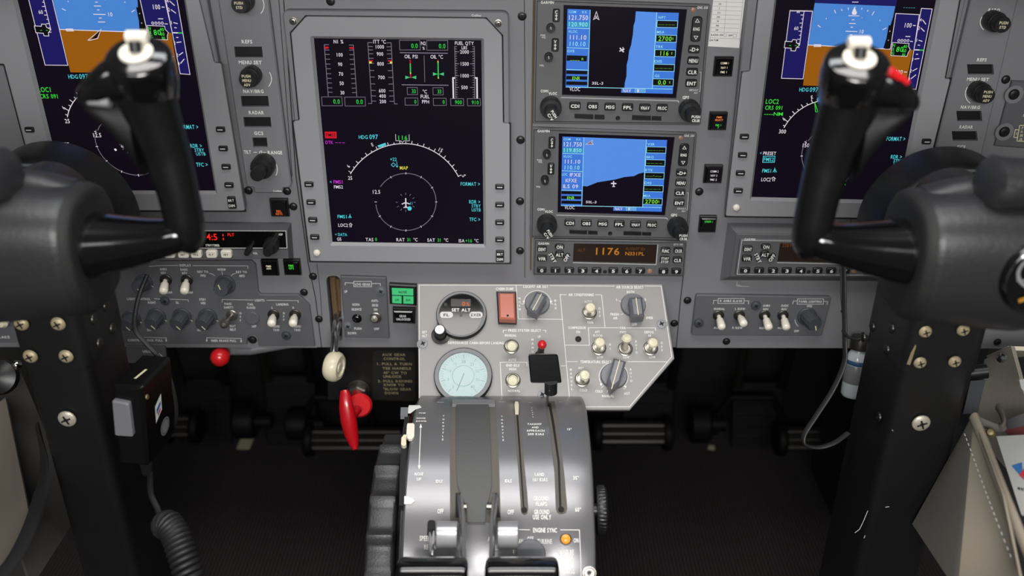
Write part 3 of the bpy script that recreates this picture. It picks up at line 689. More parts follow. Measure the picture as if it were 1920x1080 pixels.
def dcp(F, label, outer, knobs, slots, words, arcs=()):
    T = thing('display_control_panel', label, 'control panel', F.M); H = 0.006
    mb = MB(); hs = [F.pts([(x - w / 2 - 1, y - h / 2), (x + w / 2 - 1, y - h / 2), (x + w / 2 + 1, y + h / 2), (x - w / 2 + 1, y + h / 2)], H) for x, y, w, h in slots]
    mb.prism(F.pts(outer, H), 0, H, 'bezel_dark', bev=0.0012, holes=hs); finish('faceplate', mb, T)
    for x, y, w, h in slots:
        mb = MB(); P = inset(ccw(F.pts([(x - w / 2 - 1, y - h / 2), (x + w / 2 - 1, y - h / 2), (x + w / 2 + 1, y + h / 2), (x - w / 2 + 1, y + h / 2)], H)), 0.0004); mb.prism(P, 0.0, H - 0.003, 'black_plastic', bev=0.0006); finish('push_key', mb, T)
    for k in knobs: knob(F, T, w0=H, **k)
    I = Ink(F, H + 0.0003)
    for s_, x, y, h, wd in words: I.t(s_, x, y, h, 'white_paint', width=wd)
    for a in arcs: I.arc(*a, 1.4, 'white_paint', 12)
    I.done(T, 'lettering')
    return T
F = main_frame(495, 180)
T = dcp(F, 'grey display control panel with push knobs, right of the left display', [(398, -70), (495, -70), (546, 344), (543, 352), (531, 353), (529, 362), (477, 362), (475, 352), (463, 350), (461, 342)],
    [dict(X=448, Y=10, H=0.022, rpx=15.5, text=['PUSH', 'STD']), dict(X=462.5, Y=151, H=0.022, rpx=15.5, text=['PUSH', 'MENU', 'ADV']), dict(X=481, Y=329, H=0.034, rpx=12.5, style='dual', flute=24)],
    [(466, 97.5, 52, 20), (478, 190, 51, 20), (482.5, 229, 51, 19), (487.5, 267, 27, 18)],
    [('REFS', 463, 78, 6.5, 20), ('MENU SET', 469, 117, 6.5, 43), ('NAV/BRG', 475, 171, 6.5, 38), ('RADAR', 480.5, 211, 6.5, 28), ('GCS', 485, 249.7, 6.5, 17), ('TILT', 464, 285, 6.5, 13), ('RANGE', 515.5, 286, 6.5, 27), ('Collins', 520, 358, 3.5, 16)],
    [(487, 148, 22, 22, -35, 40, ), (500, 318, 20, 22, -60, 30), (491, 320, 20, 22, 150, 215), (469, 10, 26, 24, -30, 40)])
I = Ink(F, 0.0065); I.l([(475, 285.5), (482, 285.5)], 1.2, 'white_paint'); I.l([(493, 286), (499, 286)], 1.2, 'white_paint'); I.arc(489.5, 286, 3, 3, 40, 320, 1.2, 'white_paint', 10); I.poly(circ(490.5, 286, 1.3, 8), 'white_paint'); I.done(T, 'lettering')
for X, Y in ((466, 357), (538, 358)): screw(F, X, Y, T, r=0.0035)
F = main_frame(1820, 180, rot=-0.012)
dcp(F, 'grey display control panel with push knobs, right of the right display', [(1838, -70), (1925, -70), (1832, 330), (1742, 330)],
    [dict(X=1881, Y=47, H=0.024, rpx=15.5, text=['PUSH', 'STD']), dict(X=1851, Y=180.5, H=0.022, rpx=15.5, text=['PUSH', 'MENU', 'ADV'])],
    [(1838.5, 130, 49, 19), (1817.5, 217.5, 47, 19), (1809, 255, 47, 18), (1801, 289, 24, 15)],
    [('BARO', 1864, 19, 6.2, 22), ('REFS', 1841, 112, 6, 18), ('MENU SET', 1833.6, 148.7, 6, 41), ('NAV/BRG', 1819.5, 201, 6, 36), ('RADAR', 1811.6, 238, 6, 25), ('GCS', 1802, 275.4, 6, 16)],
    [(1856, 42, 18, 18, 130, 215), (1828, 176, 18, 20, 120, 220)])
# ---- audio panel at the far right edge
F = main_frame(1910, 215, rot=-0.01)
T = thing('audio_control_panel', 'grey panel with pale boxed letters, cut off by the right edge', 'control panel', F.M)
mb = MB(); mb.prism(F.pts([(1899, 152), (1995, 156), (1975, 282), (1866, 274)], 0.004), 0, 0.004, 'switch_panel_grey', bev=0.001); finish('faceplate', mb, T)
for X, Y in ((1901, 177), (1883, 247)):
    u, v = F.p(X, Y, 0.004); mb = MB(); mb.lathe((u, v, 0.004), [(0.0088, 0), (0.0088, 0.0006), (0.0078, 0.0006)], 'bezel_dark', 24); finish('recess_washer', mb, T); screw(F, X, Y, T, r=0.0042, w=0.0046)
I = Ink(F, 0.0043); I.crop(3.275, 1720, 0); I.l([(628, 770), (660, 770)], 5, 'cream_legend'); I.l([(628, 770), (612, 866), (660, 868)], 5, 'cream_legend'); I.boxl(600, 796, 624, 796, 4, 'cream_legend'); I.l([(602, 796), (624, 798), (614, 846), (592, 842)], 5, 'cream_legend', True)
for s_, x, y in (('P', 646, 786), ('A', 641, 808), ('SK', 640, 832), ('SR', 636, 856), ('S', 610, 820), ('S', 653, 708)): I.t(s_, x, y, 15, 'cream_legend')
I.done(T, 'lettering')

# ================================================================== GPS navigators and transponders
GA = main_frame(1163, 118, rot=-0.012)
GB = main_frame(1148, 345, rot=-0.012)
def gps(F, label, page):
    """all layout numbers are read off the upper unit; the lower one is the same instrument"""
    T = thing('gps_navigator', label, 'gps navigator', F.M, 'stacked gps navigators with map screens')
    A = GA; A.crop = (4.5, 980, 0); H = 0.004
    L = Sub(A, (0, 0), F, (0, 0), 1.0); L.crop = (4.5, 980, 0)
    mb = MB(); out = rounded(L.pts([(103, -14), (1588, 38), (1501, 1058), (84, 1042)], H), 0.002, 3)
    scr = L.pts([(345, 42), (1388, 78), (1296, 832), (332, 804)], H)
    mb.prism(out, 0.0, H, 'radio_grey', bev=0.0008, holes=[scr], hole_bev=0.0005); finish('faceplate', mb, T)
    mb = MB(); mb.line(inset(ccw(L.pts([(103, -14), (1588, 38), (1501, 1058), (84, 1042)], H)), 0.0022), 0.0006, H + 0.0002, 'groove', closed=True)
    mb.line(L.pts([(325, 822), (1310, 850), (1316, 862)], H), 0.0008, H + 0.0002, 'dull_white'); mb.line(L.pts([(318, 824), (1312, 853)], H), 0.0009, H + 0.00025, 'bezel_grey')
    finish('face_lines', mb, T)
    mb = MB(); mb.prism(inset(scr if False else ccw(scr), -0.0006), 0.0005, 0.0022, 'screen_black'); so = finish('screen', mb, T)
    for X, Y, w, h, t_ in ((284, 132, 58, 108, 'C'), (275, 382, 58, 108, 'V')):
        o = key(L, T, X, Y, w, h, w0=H, H=0.003, name='flip_flop_button'); I = Ink(L, H + 0.0032); I.t(t_, X, Y - 30, 28, 'white_paint'); I.l([(X, Y - 8), (X - 1, Y + 34)], 6, 'white_paint'); I.l([(X - 9, Y + 4), (X, Y - 8), (X + 9, Y + 4)], 6, 'white_paint'); I.l([(X - 10, Y + 24), (X - 1, Y + 36), (X + 8, Y + 24)], 6, 'white_paint'); I.done(o, 'marking'); L.crop = (4.5, 980, 0)
    for st, X, Y in (('CDI', 442, 895), ('OBS', 591, 899), ('MSG', 738, 903), ('FPL', 886, 907), ('VNAV', 1032, 911), ('PROC', 1178, 913)): key(L, T, X, Y, 92, 64, st, w0=H, th=0.0032, name='function_button')
    for st, X, Y in (('-D+', 1448, 418), ('MENU', 1441, 513), ('CLR', 1432, 609), ('ENT', 1424, 704)): key(L, T, X, Y, 94, 64, st, w0=H, th=0.0034, name='function_button')
    key(L, T, 1468, 248, 84, 208, '', w0=H, r=0.003, name='range_rocker'); I = Ink(L, H + 0.0034); I.crop(4.5, 980, 0); I.t('RNG', 1466, 245, 26, 'white_paint', width=54); I.l([(1474, 160), (1490, 188), (1458, 187)], 4.5, 'white_paint', True); I.l([(1446, 304), (1478, 306), (1461, 332)], 4.5, 'white_paint', True); I.done(T, 'lettering')
    L.crop = (4.5, 980, 0)
    for X, Y in ((240, 250), (222, 498)): knob(L, T, X, Y, 0.011, 30, w0=H, name='volume_knob', ptr=100, style='stack')
    for X, Y in ((244, 960), (1440, 985)): knob(L, T, X, Y, 0.026, 52, w0=H, style='dual', flute=30, name='tuning_knob')
    for X, Y, t_, an in ((252, 970, ['PUSH', 'C/V'], -1.0), (1462, 1000, ['PUSH', 'CRSR'], 0.0)):
        I = Ink(L, H + 0.0263, an); I.crop(4.5, 980, 0); I.t(t_[0], X + (12 if an else 0), Y - 14 + (8 if an else 0), 24, 'white_paint', width=72); I.t(t_[1], X - (18 if an else 0), Y + 18, 24, 'white_paint', width=68); I.done(T, 'lettering')
    L.crop = (4.5, 980, 0)
    for P in ([(438, 958), (596, 964), (596, 1004), (438, 996)], [(606, 964), (690, 968), (690, 1006), (606, 1004)], [(924, 970), (1082, 976), (1082, 1014), (922, 1010)], [(1090, 978), (1170, 980), (1168, 1016), (1088, 1014)]):
        mb = MB(); mb.prism(L.pts(P, H), H, H + 0.0008, 'black_plastic', bev=0.0003); finish('card_door', mb, T)
    mb = MB(); mb.lathe((*L.p(803, 996, H), H), [(0.0022, 0), (0.0022, 0.0004), (0.0015, 0.0004), (0.0012, 0.0001), (0, 0.0001)], 'black_plastic', 14); finish('lock_screw', mb, T)
    mb = MB(); mb.lathe((*L.p(1440, 84, H), H), [(0.0024, 0), (0.0022, 0.0006), (0, 0.0012)], 'sensor_amber', 14); finish('light_sensor', mb, T)
    I = Ink(L, H + 0.0003); I.crop(4.5, 980, 0)
    I.t('GARMIN', 208, 20, 22, 'white_paint', width=110); I.t('GNS 530', 1518, 64, 20, 'dull_white', width=92); I.t('COM/', 185, 768, 22, 'white_paint', width=66); I.t('VLOC', 254, 788, 22, 'white_paint', width=70); I.t('GPS', 1376, 822, 26, 'white_paint', width=54)
    I.t('DEFAULT', 1444, 760, 16, 'dull_white', width=76); I.t('NAV', 1462, 784, 14, 'dull_white', width=32); I.l([(1490, 608), (1506, 610), (1496, 772), (1484, 772)], 3, 'dull_white'); I.t('PWR', 172, 298, 15, 'dull_white'); I.t('VOL', 178, 316, 15, 'dull_white'); I.t('VOL', 160, 552, 16, 'dull_white')
    I.done(T, 'lettering')
    # ------- the page on the screen
    I = Ink(L, 0.0024); I.crop(4.5, 980, 0); B, C = 'e_blue', 'e_lcyan'
    I.poly([(378, 75), (1318, 108), (1266, 792), (362, 766)], 'screen_black')
    I.poly([(378, 75), (572, 82), (550, 742), (362, 736)], B)
    if page == 1:
        co_ = [(955, 96), (948, 180), (936, 215), (930, 290), (915, 380), (898, 430), (890, 500), (878, 545), (876, 640), (862, 700), (858, 742)]
        I.poly(co_ + [(1096, 748), (1132, 104)], 'e_blue2')
    else:
        I.poly([(572, 82), (1135, 104), (1116, 415), (1060, 430), (1020, 452), (930, 462), (850, 485), (760, 500), (690, 512), (600, 550), (556, 548)], 'e_blue2')
    I.poly([(1132, 103), (1318, 108), (1266, 792), (830, 782), (834, 745), (1094, 750)], B)
    for P in ([(570, 84), (550, 735)], [(378, 236), (568, 242)], [(372, 402), (556, 410)], [(364, 734), (1262, 752)], [(1132, 104), (1094, 748)], [(368, 586), (552, 592)]): I.l(P, 5, C)
    I.poly([(382, 180), (562, 186), (560, 232), (378, 226)], 'e_dkcyan')
    I.t('COM', 420, 100, 20, C, width=62); I.t('RX', 522, 102, 20, C, width=40)
    I.t('121.750', 468, 148, 40, W, width=168); I.t('120.900' if page == 1 else '119.850', 466, 205, 36, 'e_lcyan', width=164)
    I.t('VLOC', 424, 265, 22, C, width=78); I.t('111.10', 464, 314, 38, W, width=146); I.t('110.10', 460, 370, 38, C, width=140)
    if page == 1:
        I.t('DIS', 408, 430, 22, C, width=58); I.poly([(372, 466), (544, 472), (540, 518), (370, 512)], 'e_black'); I.t('____ n', 456, 492, 30, 'e_lime2', width=110)
    else:
        I.t('LOC', 396, 436, 24, C, width=50); I.t('IFXE', 492, 440, 34, W, width=96); I.t('KFXE', 455, 494, 36, W, width=98); I.t('ILS 09', 450, 550, 36, W, width=134)
    for y0 in (594, 640, 686): I.poly([(368, y0), (546, y0 + 4), (544, y0 + 34), (366, y0 + 30)], 'e_black')
    I.t('ENR', 452, 660, 28, 'e_lime2', width=66)
    I.t('VLOC', 440, 752, 32, W, width=90); I.t('NAV', 880, 764, 32, W, width=66)
    for i in range(5): I.boxl(948 + i * 19, 752, 958 + i * 19, 780, 3, C)
    I.poly([(968, 752), (980, 752), (979, 780), (967, 780)], W)
    rows = (('WPT', '_____'), ('MSA', '2700'), ('TRK', '116'), ('DIS', '____'), ('GS', '0.0')) if page == 1 else (('VSR', '______'), ('BRG', '____'), ('ETE', '__:__'), ('DIS', '____'), ('MSA', '2700'))
    for i, (a_, b_) in enumerate(rows):
        y = 148 + i * 123; x = 1174 - i * 10; I.t(a_, x, y, 22, C, width=64 if len(a_) == 3 else 40)
        xa, xb = 1135 - i * 9, 1308 - i * 9; I.poly([(xa, y + 24), (xb, y + 28), (xb - 3, y + 86), (xa - 3, y + 82)], 'e_black'); I.l([(xa, y + 24), (xb, y + 28), (xb - 3, y + 86), (xa - 3, y + 82)], 4, C, True)
        dash = b_[0] == '_'
        I.t(b_, xa + (80 if dash else 76), y + (52 if dash else 55), 14 if dash else 38, 'e_lime2', width=140 if dash else {'2700': 112, '116': 76, '0.0': 66}[b_])
        if not dash: I.t('t' if i else 'o', xa + 142, y + 52, 26, 'e_lime2')
    if page == 1:
        I.l([(622, 98), (644, 166), (620, 150), (598, 164)], 6, 'e_white', True); I.t('N', 621, 140, 20, W)
        I.l([(820, 404), (852, 440)], 10, W); I.l([(858, 412), (816, 432)], 9, W); I.l([(845, 398), (852, 424)], 6, W); I.t('35L-3', 632, 702, 24, W, width=94)
    else:
        I.poly([(585, 150), (650, 110), (640, 130), (655, 150)], 'e_grey'); I.l([(585, 150), (650, 108), (640, 130), (655, 150)], 4, W, True)
        I.l([(836, 500), (836, 556)], 10, W); I.l([(812, 522), (860, 524)], 11, W); I.l([(824, 552), (848, 552)], 7, W); I.t('50L-3', 634, 700, 24, W, width=94)
    I.done(so)
    return T
gps(GA, 'upper gps navigator, map split by a near vertical coast line', 1)
gps(GB, 'lower gps navigator, blue map above a black sloping coast', 2)
def transponder(F, label, lit, box=False):
    T = thing('transponder', label, 'transponder', F.M, 'transponders with number keys')
    A = XP; H = 0.004; z0 = 0.0
    L = Sub(A, (0, 0), F, (0, 0), 1.0); L.crop = (3.6, 980, 230)
    out = L.pts([(78, 786), (1108, 802), (1090, 1040), (70, 1030)], H)
    mb = MB()
    if box:
        h0 = inset(ccw(out), -0.004); z0 = 0.010
        mb.prism(h0, 0.0, z0, 'switch_panel_grey', bev=0.001); mb.prism(inset(ccw(out), -0.011), 0.0, 0.001, 'panel_grey')
        a = inset(ccw(out), -0.012); b = inset(ccw(out), -0.002); mb.add([(x, y, 0.0005) for x, y in a] + [(x, y, z0) for x, y in b], [(i, (i + 1) % 4, 4 + (i + 1) % 4, 4 + i) for i in range(4)], 'switch_panel_grey')
        finish('mounting_collar', mb, T); mb = MB()
    H += z0; scr = L.pts([(345, 815), (912, 824), (900, 956), (338, 942)], 0.004)
    mb.prism(rounded(out, 0.002, 3), z0, H, 'radio_grey', bev=0.0007, holes=[scr], hole_bev=0.0004); finish('faceplate', mb, T)
    mb = MB(); mb.line(inset(ccw(out), 0.0015), 0.0005, H + 0.0002, 'dull_white' if box else 'groove', closed=True); mb.line(L.pts([(338, 944), (900, 958), (912, 822)], 0.004), 0.0006, H + 0.0002, 'dull_white'); finish('face_lines', mb, T)
    mb = MB(); mb.prism(inset(ccw(scr), -0.0004), z0, H - 0.0018, 'brown_glass'); so = finish('screen', mb, T)
    L0 = Sub(A, (0, 0), F, (0, 0), 1.0)
    def kk(st, X, Y, w, h, **q):
        L.crop = (3.6, 980, 230)
        u, v = L.p(X, Y, 0.007); a = L.size(X, Y, w, 0.004); b = L.size(X, Y, h, 0.004); rot = q.get('rot', 0)
        P = rounded(rect(0, 0, a, b), q.get('r', 0.0016), 3); ca, sa = math.cos(rot), math.sin(rot); P = [(u + x * ca - y * sa, v + x * sa + y * ca) for x, y in P]
        m_ = MB(); m_.prism(P, H, H + 0.003, 'key_black', bev=0.0007); ls = st.split('|'); th = 0.0036 if len(ls) == 1 else 0.0026
        for i, t_ in enumerate(ls):
            dy = (len(ls) - 1) / 2 * 0.0038 - i * 0.0038; m_.text(t_, (u - sa * dy, v + ca * dy), th, 'white_paint', H + 0.0032, width=min(a * 0.8, th * 0.9 * len(t_)) if not rot else th * 0.8 * len(t_), ang=q.get('ta', rot))
        finish('button', m_, T)
    for i, d in enumerate('01234567'): kk(d, [129, 222, 315, 406, 499, 612, 703, 795][i], 998 + i * 0.8, 64, 40)
    kk('8', 951, 1006, 64, 42); kk('9', 1038, 1006, 64, 42); kk('IDENT', 131, 855, 62, 42); kk('VFR', 131, 919, 64, 44)
    kk('ON', 250, 840, 64, 36, r=0.003); kk('ALT', 249, 892, 62, 48, r=0.004); kk('STBY', 202, 913, 62, 30, rot=-1.05); kk('OFF', 296, 913, 62, 30, rot=1.05)
    kk('FUNC', 965, 866, 62, 44); kk('CRSR', 1052, 866, 62, 40); kk('START|STOP', 960, 928, 64, 46); kk('CLR', 1046, 930, 62, 44)
    L.crop = (3.6, 980, 230)
    mb = MB(); mb.lathe((*L.p(555, 1006, 0.004), H), [(0.0022, 0), (0.0014, 0.0002), (0, 0.0002)], 'black_matte', 12); finish('lock_screw', mb, T)
    mb = MB(); mb.lathe((*L.p(858, 1004, 0.004), H), [(0.0028, 0), (0.0022, 0.0006), (0, 0.001)], 'sensor_amber', 12); finish('light_sensor', mb, T)
    I = Ink(L, 0.004); I.w = H + 0.0003; I.crop(3.6, 980, 230); I.t('GARMIN', 142, 816, 17, 'white_paint', width=74); I.t('GTX 330', 1050, 822, 14, 'dull_white', width=62); I.done(T, 'lettering')
    I = Ink(L, H - 0.0016); I.crop(3.6, 980, 230)
    if lit: I.t('1176', 568, 868, 52, 'e_amber', width=170, k=0.7); I.t('ALT', 398, 860, 22, 'e_amber_dim', width=50); I.t('FLIGHT ID', 760, 852, 20, 'e_amber_dim', width=128); I.t('N331PL', 757, 884, 26, 'e_amber', width=128)
    else: I.t('STBY', 400, 858, 24, 'e_amber_dim', width=60); I.t('1200', 568, 868, 48, 'e_amber_dim', width=150)
    I.done(so)
    return T
XP = main_frame(1142, 484, rot=-0.012)
transponder(XP, 'centre transponder showing 1176 in amber, below the lower gps navigator', True)
XR = main_frame(1520, 476, rot=-0.008)
transponder(XR, 'right transponder in a raised housing, partly behind the right yoke', False, True)
# ================================================================== lit push buttons on the panel
def annunciator(X, Y, s, label, lines, group='small square lit push buttons'):
    F = main_frame(X, Y); T = thing('annunciator_button', label, 'button', F.M)
    if group: T['group'] = group
    a = F.size(X, Y, s, 0.005); mb = MB(); u, v = F.p(X, Y, 0.006)
    mb.prism(rect(u, v, a, a * 1.04), 0, 0.005, 'black_plastic', bev=0.0008, holes=[rect(u, v, a * .88, a * .9)]); finish('frame', mb, T)
    mb = MB(); mb.prism(rect(u, v, a * .85, a * .87), 0.001, 0.0075, 'black_gloss', bev=0.0008)
    for st, dy, m, w, h in lines: mb.text(st, (u, v + dy * a), h * a, m, 0.0078, width=w * a)
    finish('cap', mb, T); return T
annunciator(1357.5, 126, 35, 'black square button reading COMM 1, directly below the paper card', [('COMM 1', .24, 'e_warm', .45, .12), ('NAV 1', 0, 'e_warm', .36, .12), ('FMS 1', -.24, 'e_warm', .36, .12)])
annunciator(1347, 228.5, 33, 'black square button reading FMS SELECT with a green lower line', [('FMS', .30, 'e_orange', .3, .11), ('SELECT', .14, 'e_orange', .45, .11), ('FMS 1', -.16, 'e_greenlit', .34, .11), ('T', -.30, 'e_greenlit', .1, .11)])
annunciator(1338, 328, 34, 'black square button reading COMM 2 in white, beside the lower navigator', [('COMM 2', .24, 'e_white', .45, .12), ('NAV 2', 0, 'e_white', .36, .12), ('FMS 2', -.24, 'e_white', .36, .12)])
annunciator(1327.5, 422, 32, 'black square button with one green line XPNDR 1, below the COMM 2 button', [('XPNDR 1', .26, 'e_greenlit', .5, .13)])
annunciator(523, 391, 34, 'black square button with orange lettering under the left control panel', [('SEL', -.12, 'e_orangeled', .3, .13), ('KEYS', -.28, 'e_orangeled', .36, .13)])
annunciator(505, 504, 31, 'black square button with pale lettering under the small clock radio', [('FMS', .22, 'e_warm', .3, .12), ('APR', .06, 'e_warm', .3, .12)])
annunciator(547, 503, 31, 'black square button with green lettering under the clock radio corner', [('FMS', .22, 'e_greenlit', .3, .14), ('GPS', .05, 'e_greenlit', .3, .14)])
# compass correction card
F = main_frame(1362, 40, rot=-0.01); T = thing('compass_correction_card', 'white paper table card taped beside the upper gps navigator', 'card', F.M)
mb = MB(); mb.prism(F.pts([(1343, -60), (1404, -60), (1385.8, 90), (1327.6, 86.8)], 0.0006), 0.0001, 0.0007, 'paper'); finish('paper', mb, T)
I = Ink(F, 0.0009); I.crop(4.5, 980, 0)
for i, s_ in enumerate(('150', 'S', '210', '240', 'W', '300', '330')):
    y = 34 + i * 36.4; x = 1663 - i * 4; I.t(s_, x, y, 13, 'ink'); I.l([(1606 - i * 3, y + 16), (1850 - i * 5, y + 24)], 1.5, 'ink')
I.l([(1610, 14), (1856, 22)], 1.5, 'ink'); I.l([(1722, 0), (1700, 272)], 1.5, 'ink'); I.l([(1858, 0), (1828, 345)], 1.5, 'ink'); I.l([(1606, 0), (1578, 352)], 1.5, 'ink'); I.l([(1580, 318), (1830, 328)], 1.5, 'ink')
I.t('RADIO ON', 1640, 295, 14, 'ink', width=100); I.t('OFF', 1753, 299, 14, 'ink', width=34); I.boxl(1697, 285, 1720, 308, 1.5, 'ink'); I.boxl(1775, 290, 1804, 315, 1.5, 'ink'); I.t('DATUM', 1614, 339, 14, 'ink', width=72)
I.done(T, 'table_print')

# ================================================================== adf receiver and clock, lower left
F = main_frame(400, 455); H = 0.018
T = thing('adf_receiver', 'black adf receiver with red clock digits and white keys', 'radio', F.M)
mb = MB(); b = ccw(F.pts([(232, 414), (546, 417), (551, 485), (240, 485)], 0.0)); f_ = ccw(F.pts([(232, 431), (539, 431), (541, 484.5), (236, 485)], H))
mb.add([(x, y, 0) for x, y in b] + [(x, y, H) for x, y in f_], [(i, (i + 1) % 4, 4 + (i + 1) % 4, 4 + i) for i in range(4)] + [(4, 5, 6, 7)], 'switch_panel_grey'); finish('housing', mb, T)
mb = MB(); mb.prism(F.pts([(238, 433), (536, 434), (538, 464), (240, 464)], H), H, H + 0.0006, 'screen_off'); so = finish('display_window', mb, T)
mb = MB(); mb.line(F.pts([(238, 465), (538, 465), (536, 433), (240, 432)], H + .0007), 0.0006, H + 0.0008, 'dull_white'); mb.line(F.pts([(240, 467), (540, 467)], H), 0.0004, H + 0.0008, 'groove'); finish('window_edge', mb, T)
I = Ink(F, H + 0.0009); I.t('4:5', 397, 444, 13, 'e_redled', width=20); I.l([(418, 439), (418, 443)], 1.8, 'e_redled'); I.l([(418.5, 446), (418.5, 450)], 1.8, 'e_redled'); I.t('FLT', 433, 440, 6, 'e_redled', width=12); I.t('STBY/TIMER', 398.6, 460, 4.5, 'white_paint', width=26); I.t('ADF', 526, 439.5, 4, 'white_paint', width=8); I.done(so)
I = Ink(F, H + 0.0003); I.t('VOL', 478.5, 475, 4, 'white_paint', width=8); I.done(T, 'lettering')
for X, t_ in ((290, ''), (317, 'ADF'), (343, 'SET'), (367, 'FRQ'), (396, 'FLT'), (423.5, 'SET')):
    key(F, T, X, 477.5, 20, 15, t_, w0=H, H=0.005, m='toggle_white', tm='ink', th=0.0018, r=0.0022, name='push_key')
knob(F, T, 462, 476, 0.014, 5, w0=H, flute=12, name='volume_knob'); knob(F, T, 501, 474.5, 0.024, 8.5, w0=H, style='dual', flute=22, name='tuning_knob')
for X, Y in ((541.5, 437), (545, 470)):
    pass

# ================================================================== switch panels
def rotary(F, par, sx, sy, fx, fy, rs, rf, H=0.017, w0=0.0, ang=-50, m='knob_dark_grey', name='dimmer_knob'):
    u, v = F.p(sx, sy, w0); r = F.size(sx, sy, rs * 2, w0) / 2; q = F.size(fx, fy, rf * 2, w0 + H) / 2; fu, fv = F.p(fx, fy, w0 + H); c = (u, v, w0); mb = MB()
    ax = Vector((fu - u, fv - v, H)); L = ax.length
    mb.lathe(c, [(r, 0), (r, 0.0016), (r * 0.93, 0.0024)], m, 32)
    mb.lathe(c, [(q * 1.12, 0.0015), (q * 1.1, L * 0.9, 1), (q * 0.95, L)], m, flute=12, fd=q * 0.12, axis=ax)
    o = finish(name, mb, par); mb = MB(); a = math.radians(ang); d = Vector((math.cos(a), math.sin(a)))
    mb.line([(fu + d.x * q * 0.1, fv + d.y * q * 0.1), (fu + d.x * q * 0.85, fv + d.y * q * 0.85)], q * 0.14, w0 + H + 0.0012, 'cream_legend')
    mb.line([(u + d.x * r * .72 + r * .45, v + d.y * r * .4), (u + d.x * r * .9 + r * .5, v + d.y * r * .55)], q * 0.1, w0 + 0.0026, 'cream_legend')
    finish('pointer', mb, o); return o
F = main_frame(330, 570); H = 0.004
T = thing('switch_panel', 'grey lower left switch panel with knobs and white toggles, beside left yoke', 'switch panel', F.M)
F.crop = (1, 0, 0)
poly = [(-60, 492), (471, 489), (479, 497), (484, 548), (489, 552.5), (559, 552.5), (580, 573), (590, 649), (485, 649), (483, 634), (479, 629), (468, 629), (464, 634), (463, 646), (-60, 642)]
mb = MB(); mb.prism(F.pts(poly, H), 0, H, 'switch_panel_grey', bev=0.0008); finish('faceplate', mb, T)
screw(F, 473.5, 637, T, r=0.0038, w=0.0005)
k = 4.155; F.crop = (k, 200, 420)
for bx, by, tx, ty in ((458, 440, 442, 528), (622, 440, 605, 528), (1298, 712, 1284, 778), (1466, 712, 1450, 778)): toggle(F, T, bx, by, tx, ty, w=H, H=0.022, r=0.0042)
toggle(F, T, 972, 715, 910, 790, w=H, H=0.024, m='steel', style='ball', r=0.0034, collar='steel', lab='plain steel toggle switch')
rotary(F, T, 925, 468, 890, 512, 80, 56, w0=H, ang=105, m='knob_dark_grey', name='selector_knob')
for a in ((390, 720, 345, 785), (590, 720, 542, 790), (790, 722, 738, 790)): rotary(F, T, *a, 74, 52, w0=H)
rotary(F, T, 290, 455, 240, 500, 70, 50, w0=H); rotary(F, T, 195, 735, 150, 795, 74, 52, w0=H)
mb = MB(); u, v = F.p(1135, 728, H); r = F.size(1135, 728, 112, H) / 2; mb.lathe((u, v, H), [(r, 0), (r, 0.0015), (r * .92, 0.002)], 'switch_panel_grey', 30); finish('blanking_disc', mb, T)
for X, Y in ((1400, 868), (455, 598)): screw(F, X, Y, T, r=0.0044, m='knob_dark_grey', w=H)
mb = MB(); mb.lathe((*MF.p(3, 607, H + .01), 0), [(0, 0)], 'ivory') if False else None
I = Ink(F, H + 0.0003); I.crop(k, 200, 420); w = 'dull_white'
for s_, x, y, wd in (('DISPLAY', 612, 322, 88), ('AHRS', 440, 352, 56), ('REV', 442, 380, 38), ('DADC', 603, 355, 56), ('REV', 608, 382, 40), ('REV TO', 748, 372, 84), ('PFD', 752, 402, 40), ('NORM', 895, 354, 62), ('REV TO', 1050, 374, 84), ('MFD', 1055, 404, 42),
                    ('LIGHT CONTROL', 250, 584, 180), ('RIGHT', 352, 612, 60), ('EL', 552, 612, 22), ('STBY', 748, 588, 52), ('HSI', 752, 616, 34), ('LIGHTS', 1192, 594, 74), ('PASS', 945, 622, 54), ('SAFETY', 950, 650, 74),
                    ('SEAT', 982, 795, 46), ('BELT', 984, 822, 46), ('TAIL', 1120, 626, 46), ('FLOOD', 1125, 652, 66), ('OFF', 1148, 797, 36), ('LANDING', 1368, 626, 94), ('L', 1290, 652, 10), ('R', 1455, 652, 12), ('LDG/', 1325, 797, 48), ('TAXI', 1320, 825, 46), ('LDG/', 1490, 797, 48), ('TAXI', 1484, 825, 46),
                    ('NORM', 484, 533, 50), ('NORM', 646, 533, 50), ('CONTROL LOCK PULL', 300, 906, 272), ('EMER BRAKE PULL', 912, 909, 196), ('DIM', 332, 826, 30), ('DIM', 720, 826, 26)):
    I.t(s_, x, y, 19, w, width=wd)
for i, c_ in enumerate('OFF'): I.t(c_, 1043, 695 + i * 28, 18, w); I.t(c_, 1380, 695 + i * 26, 18, w)
for L in ([(330, 330), (400, 325), (560, 322)], [(672, 324), (1100, 326), (1101, 348)], [(798, 384), (825, 390), (842, 405)], [(1006, 386), (985, 388), (970, 405)], [(898, 368), (906, 418), (876, 470)], [(370, 583), (635, 590), (638, 608)],
          [(900, 612), (900, 588), (1145, 592)], [(1245, 594), (1492, 597), (1492, 614)], [(236, 880), (464, 888), (464, 916)], [(780, 918), (780, 886), (1048, 892), (1048, 922)]): I.l(L, 3.6, w)
for x, y in ((464, 912), (780, 912), (1048, 918)): I.poly([(x - 8, y - 10), (x + 8, y - 10), (x, y + 6)], w)
I.crop(1, 0, 0); I.t('BRAKE', 5, 632, 5, w, width=26)
I.done(T, 'lettering')
F = main_frame(3, 607); mb = MB(); u, v = F.p(3, 607, 0.018); mb.lathe((u, v, 0.004), [(0.002, 0), (0.002, 0.006), (0.0055, 0.008), (0.006, 0.013), (0.003, 0.017), (0, 0.0175)], 'ivory', 18)
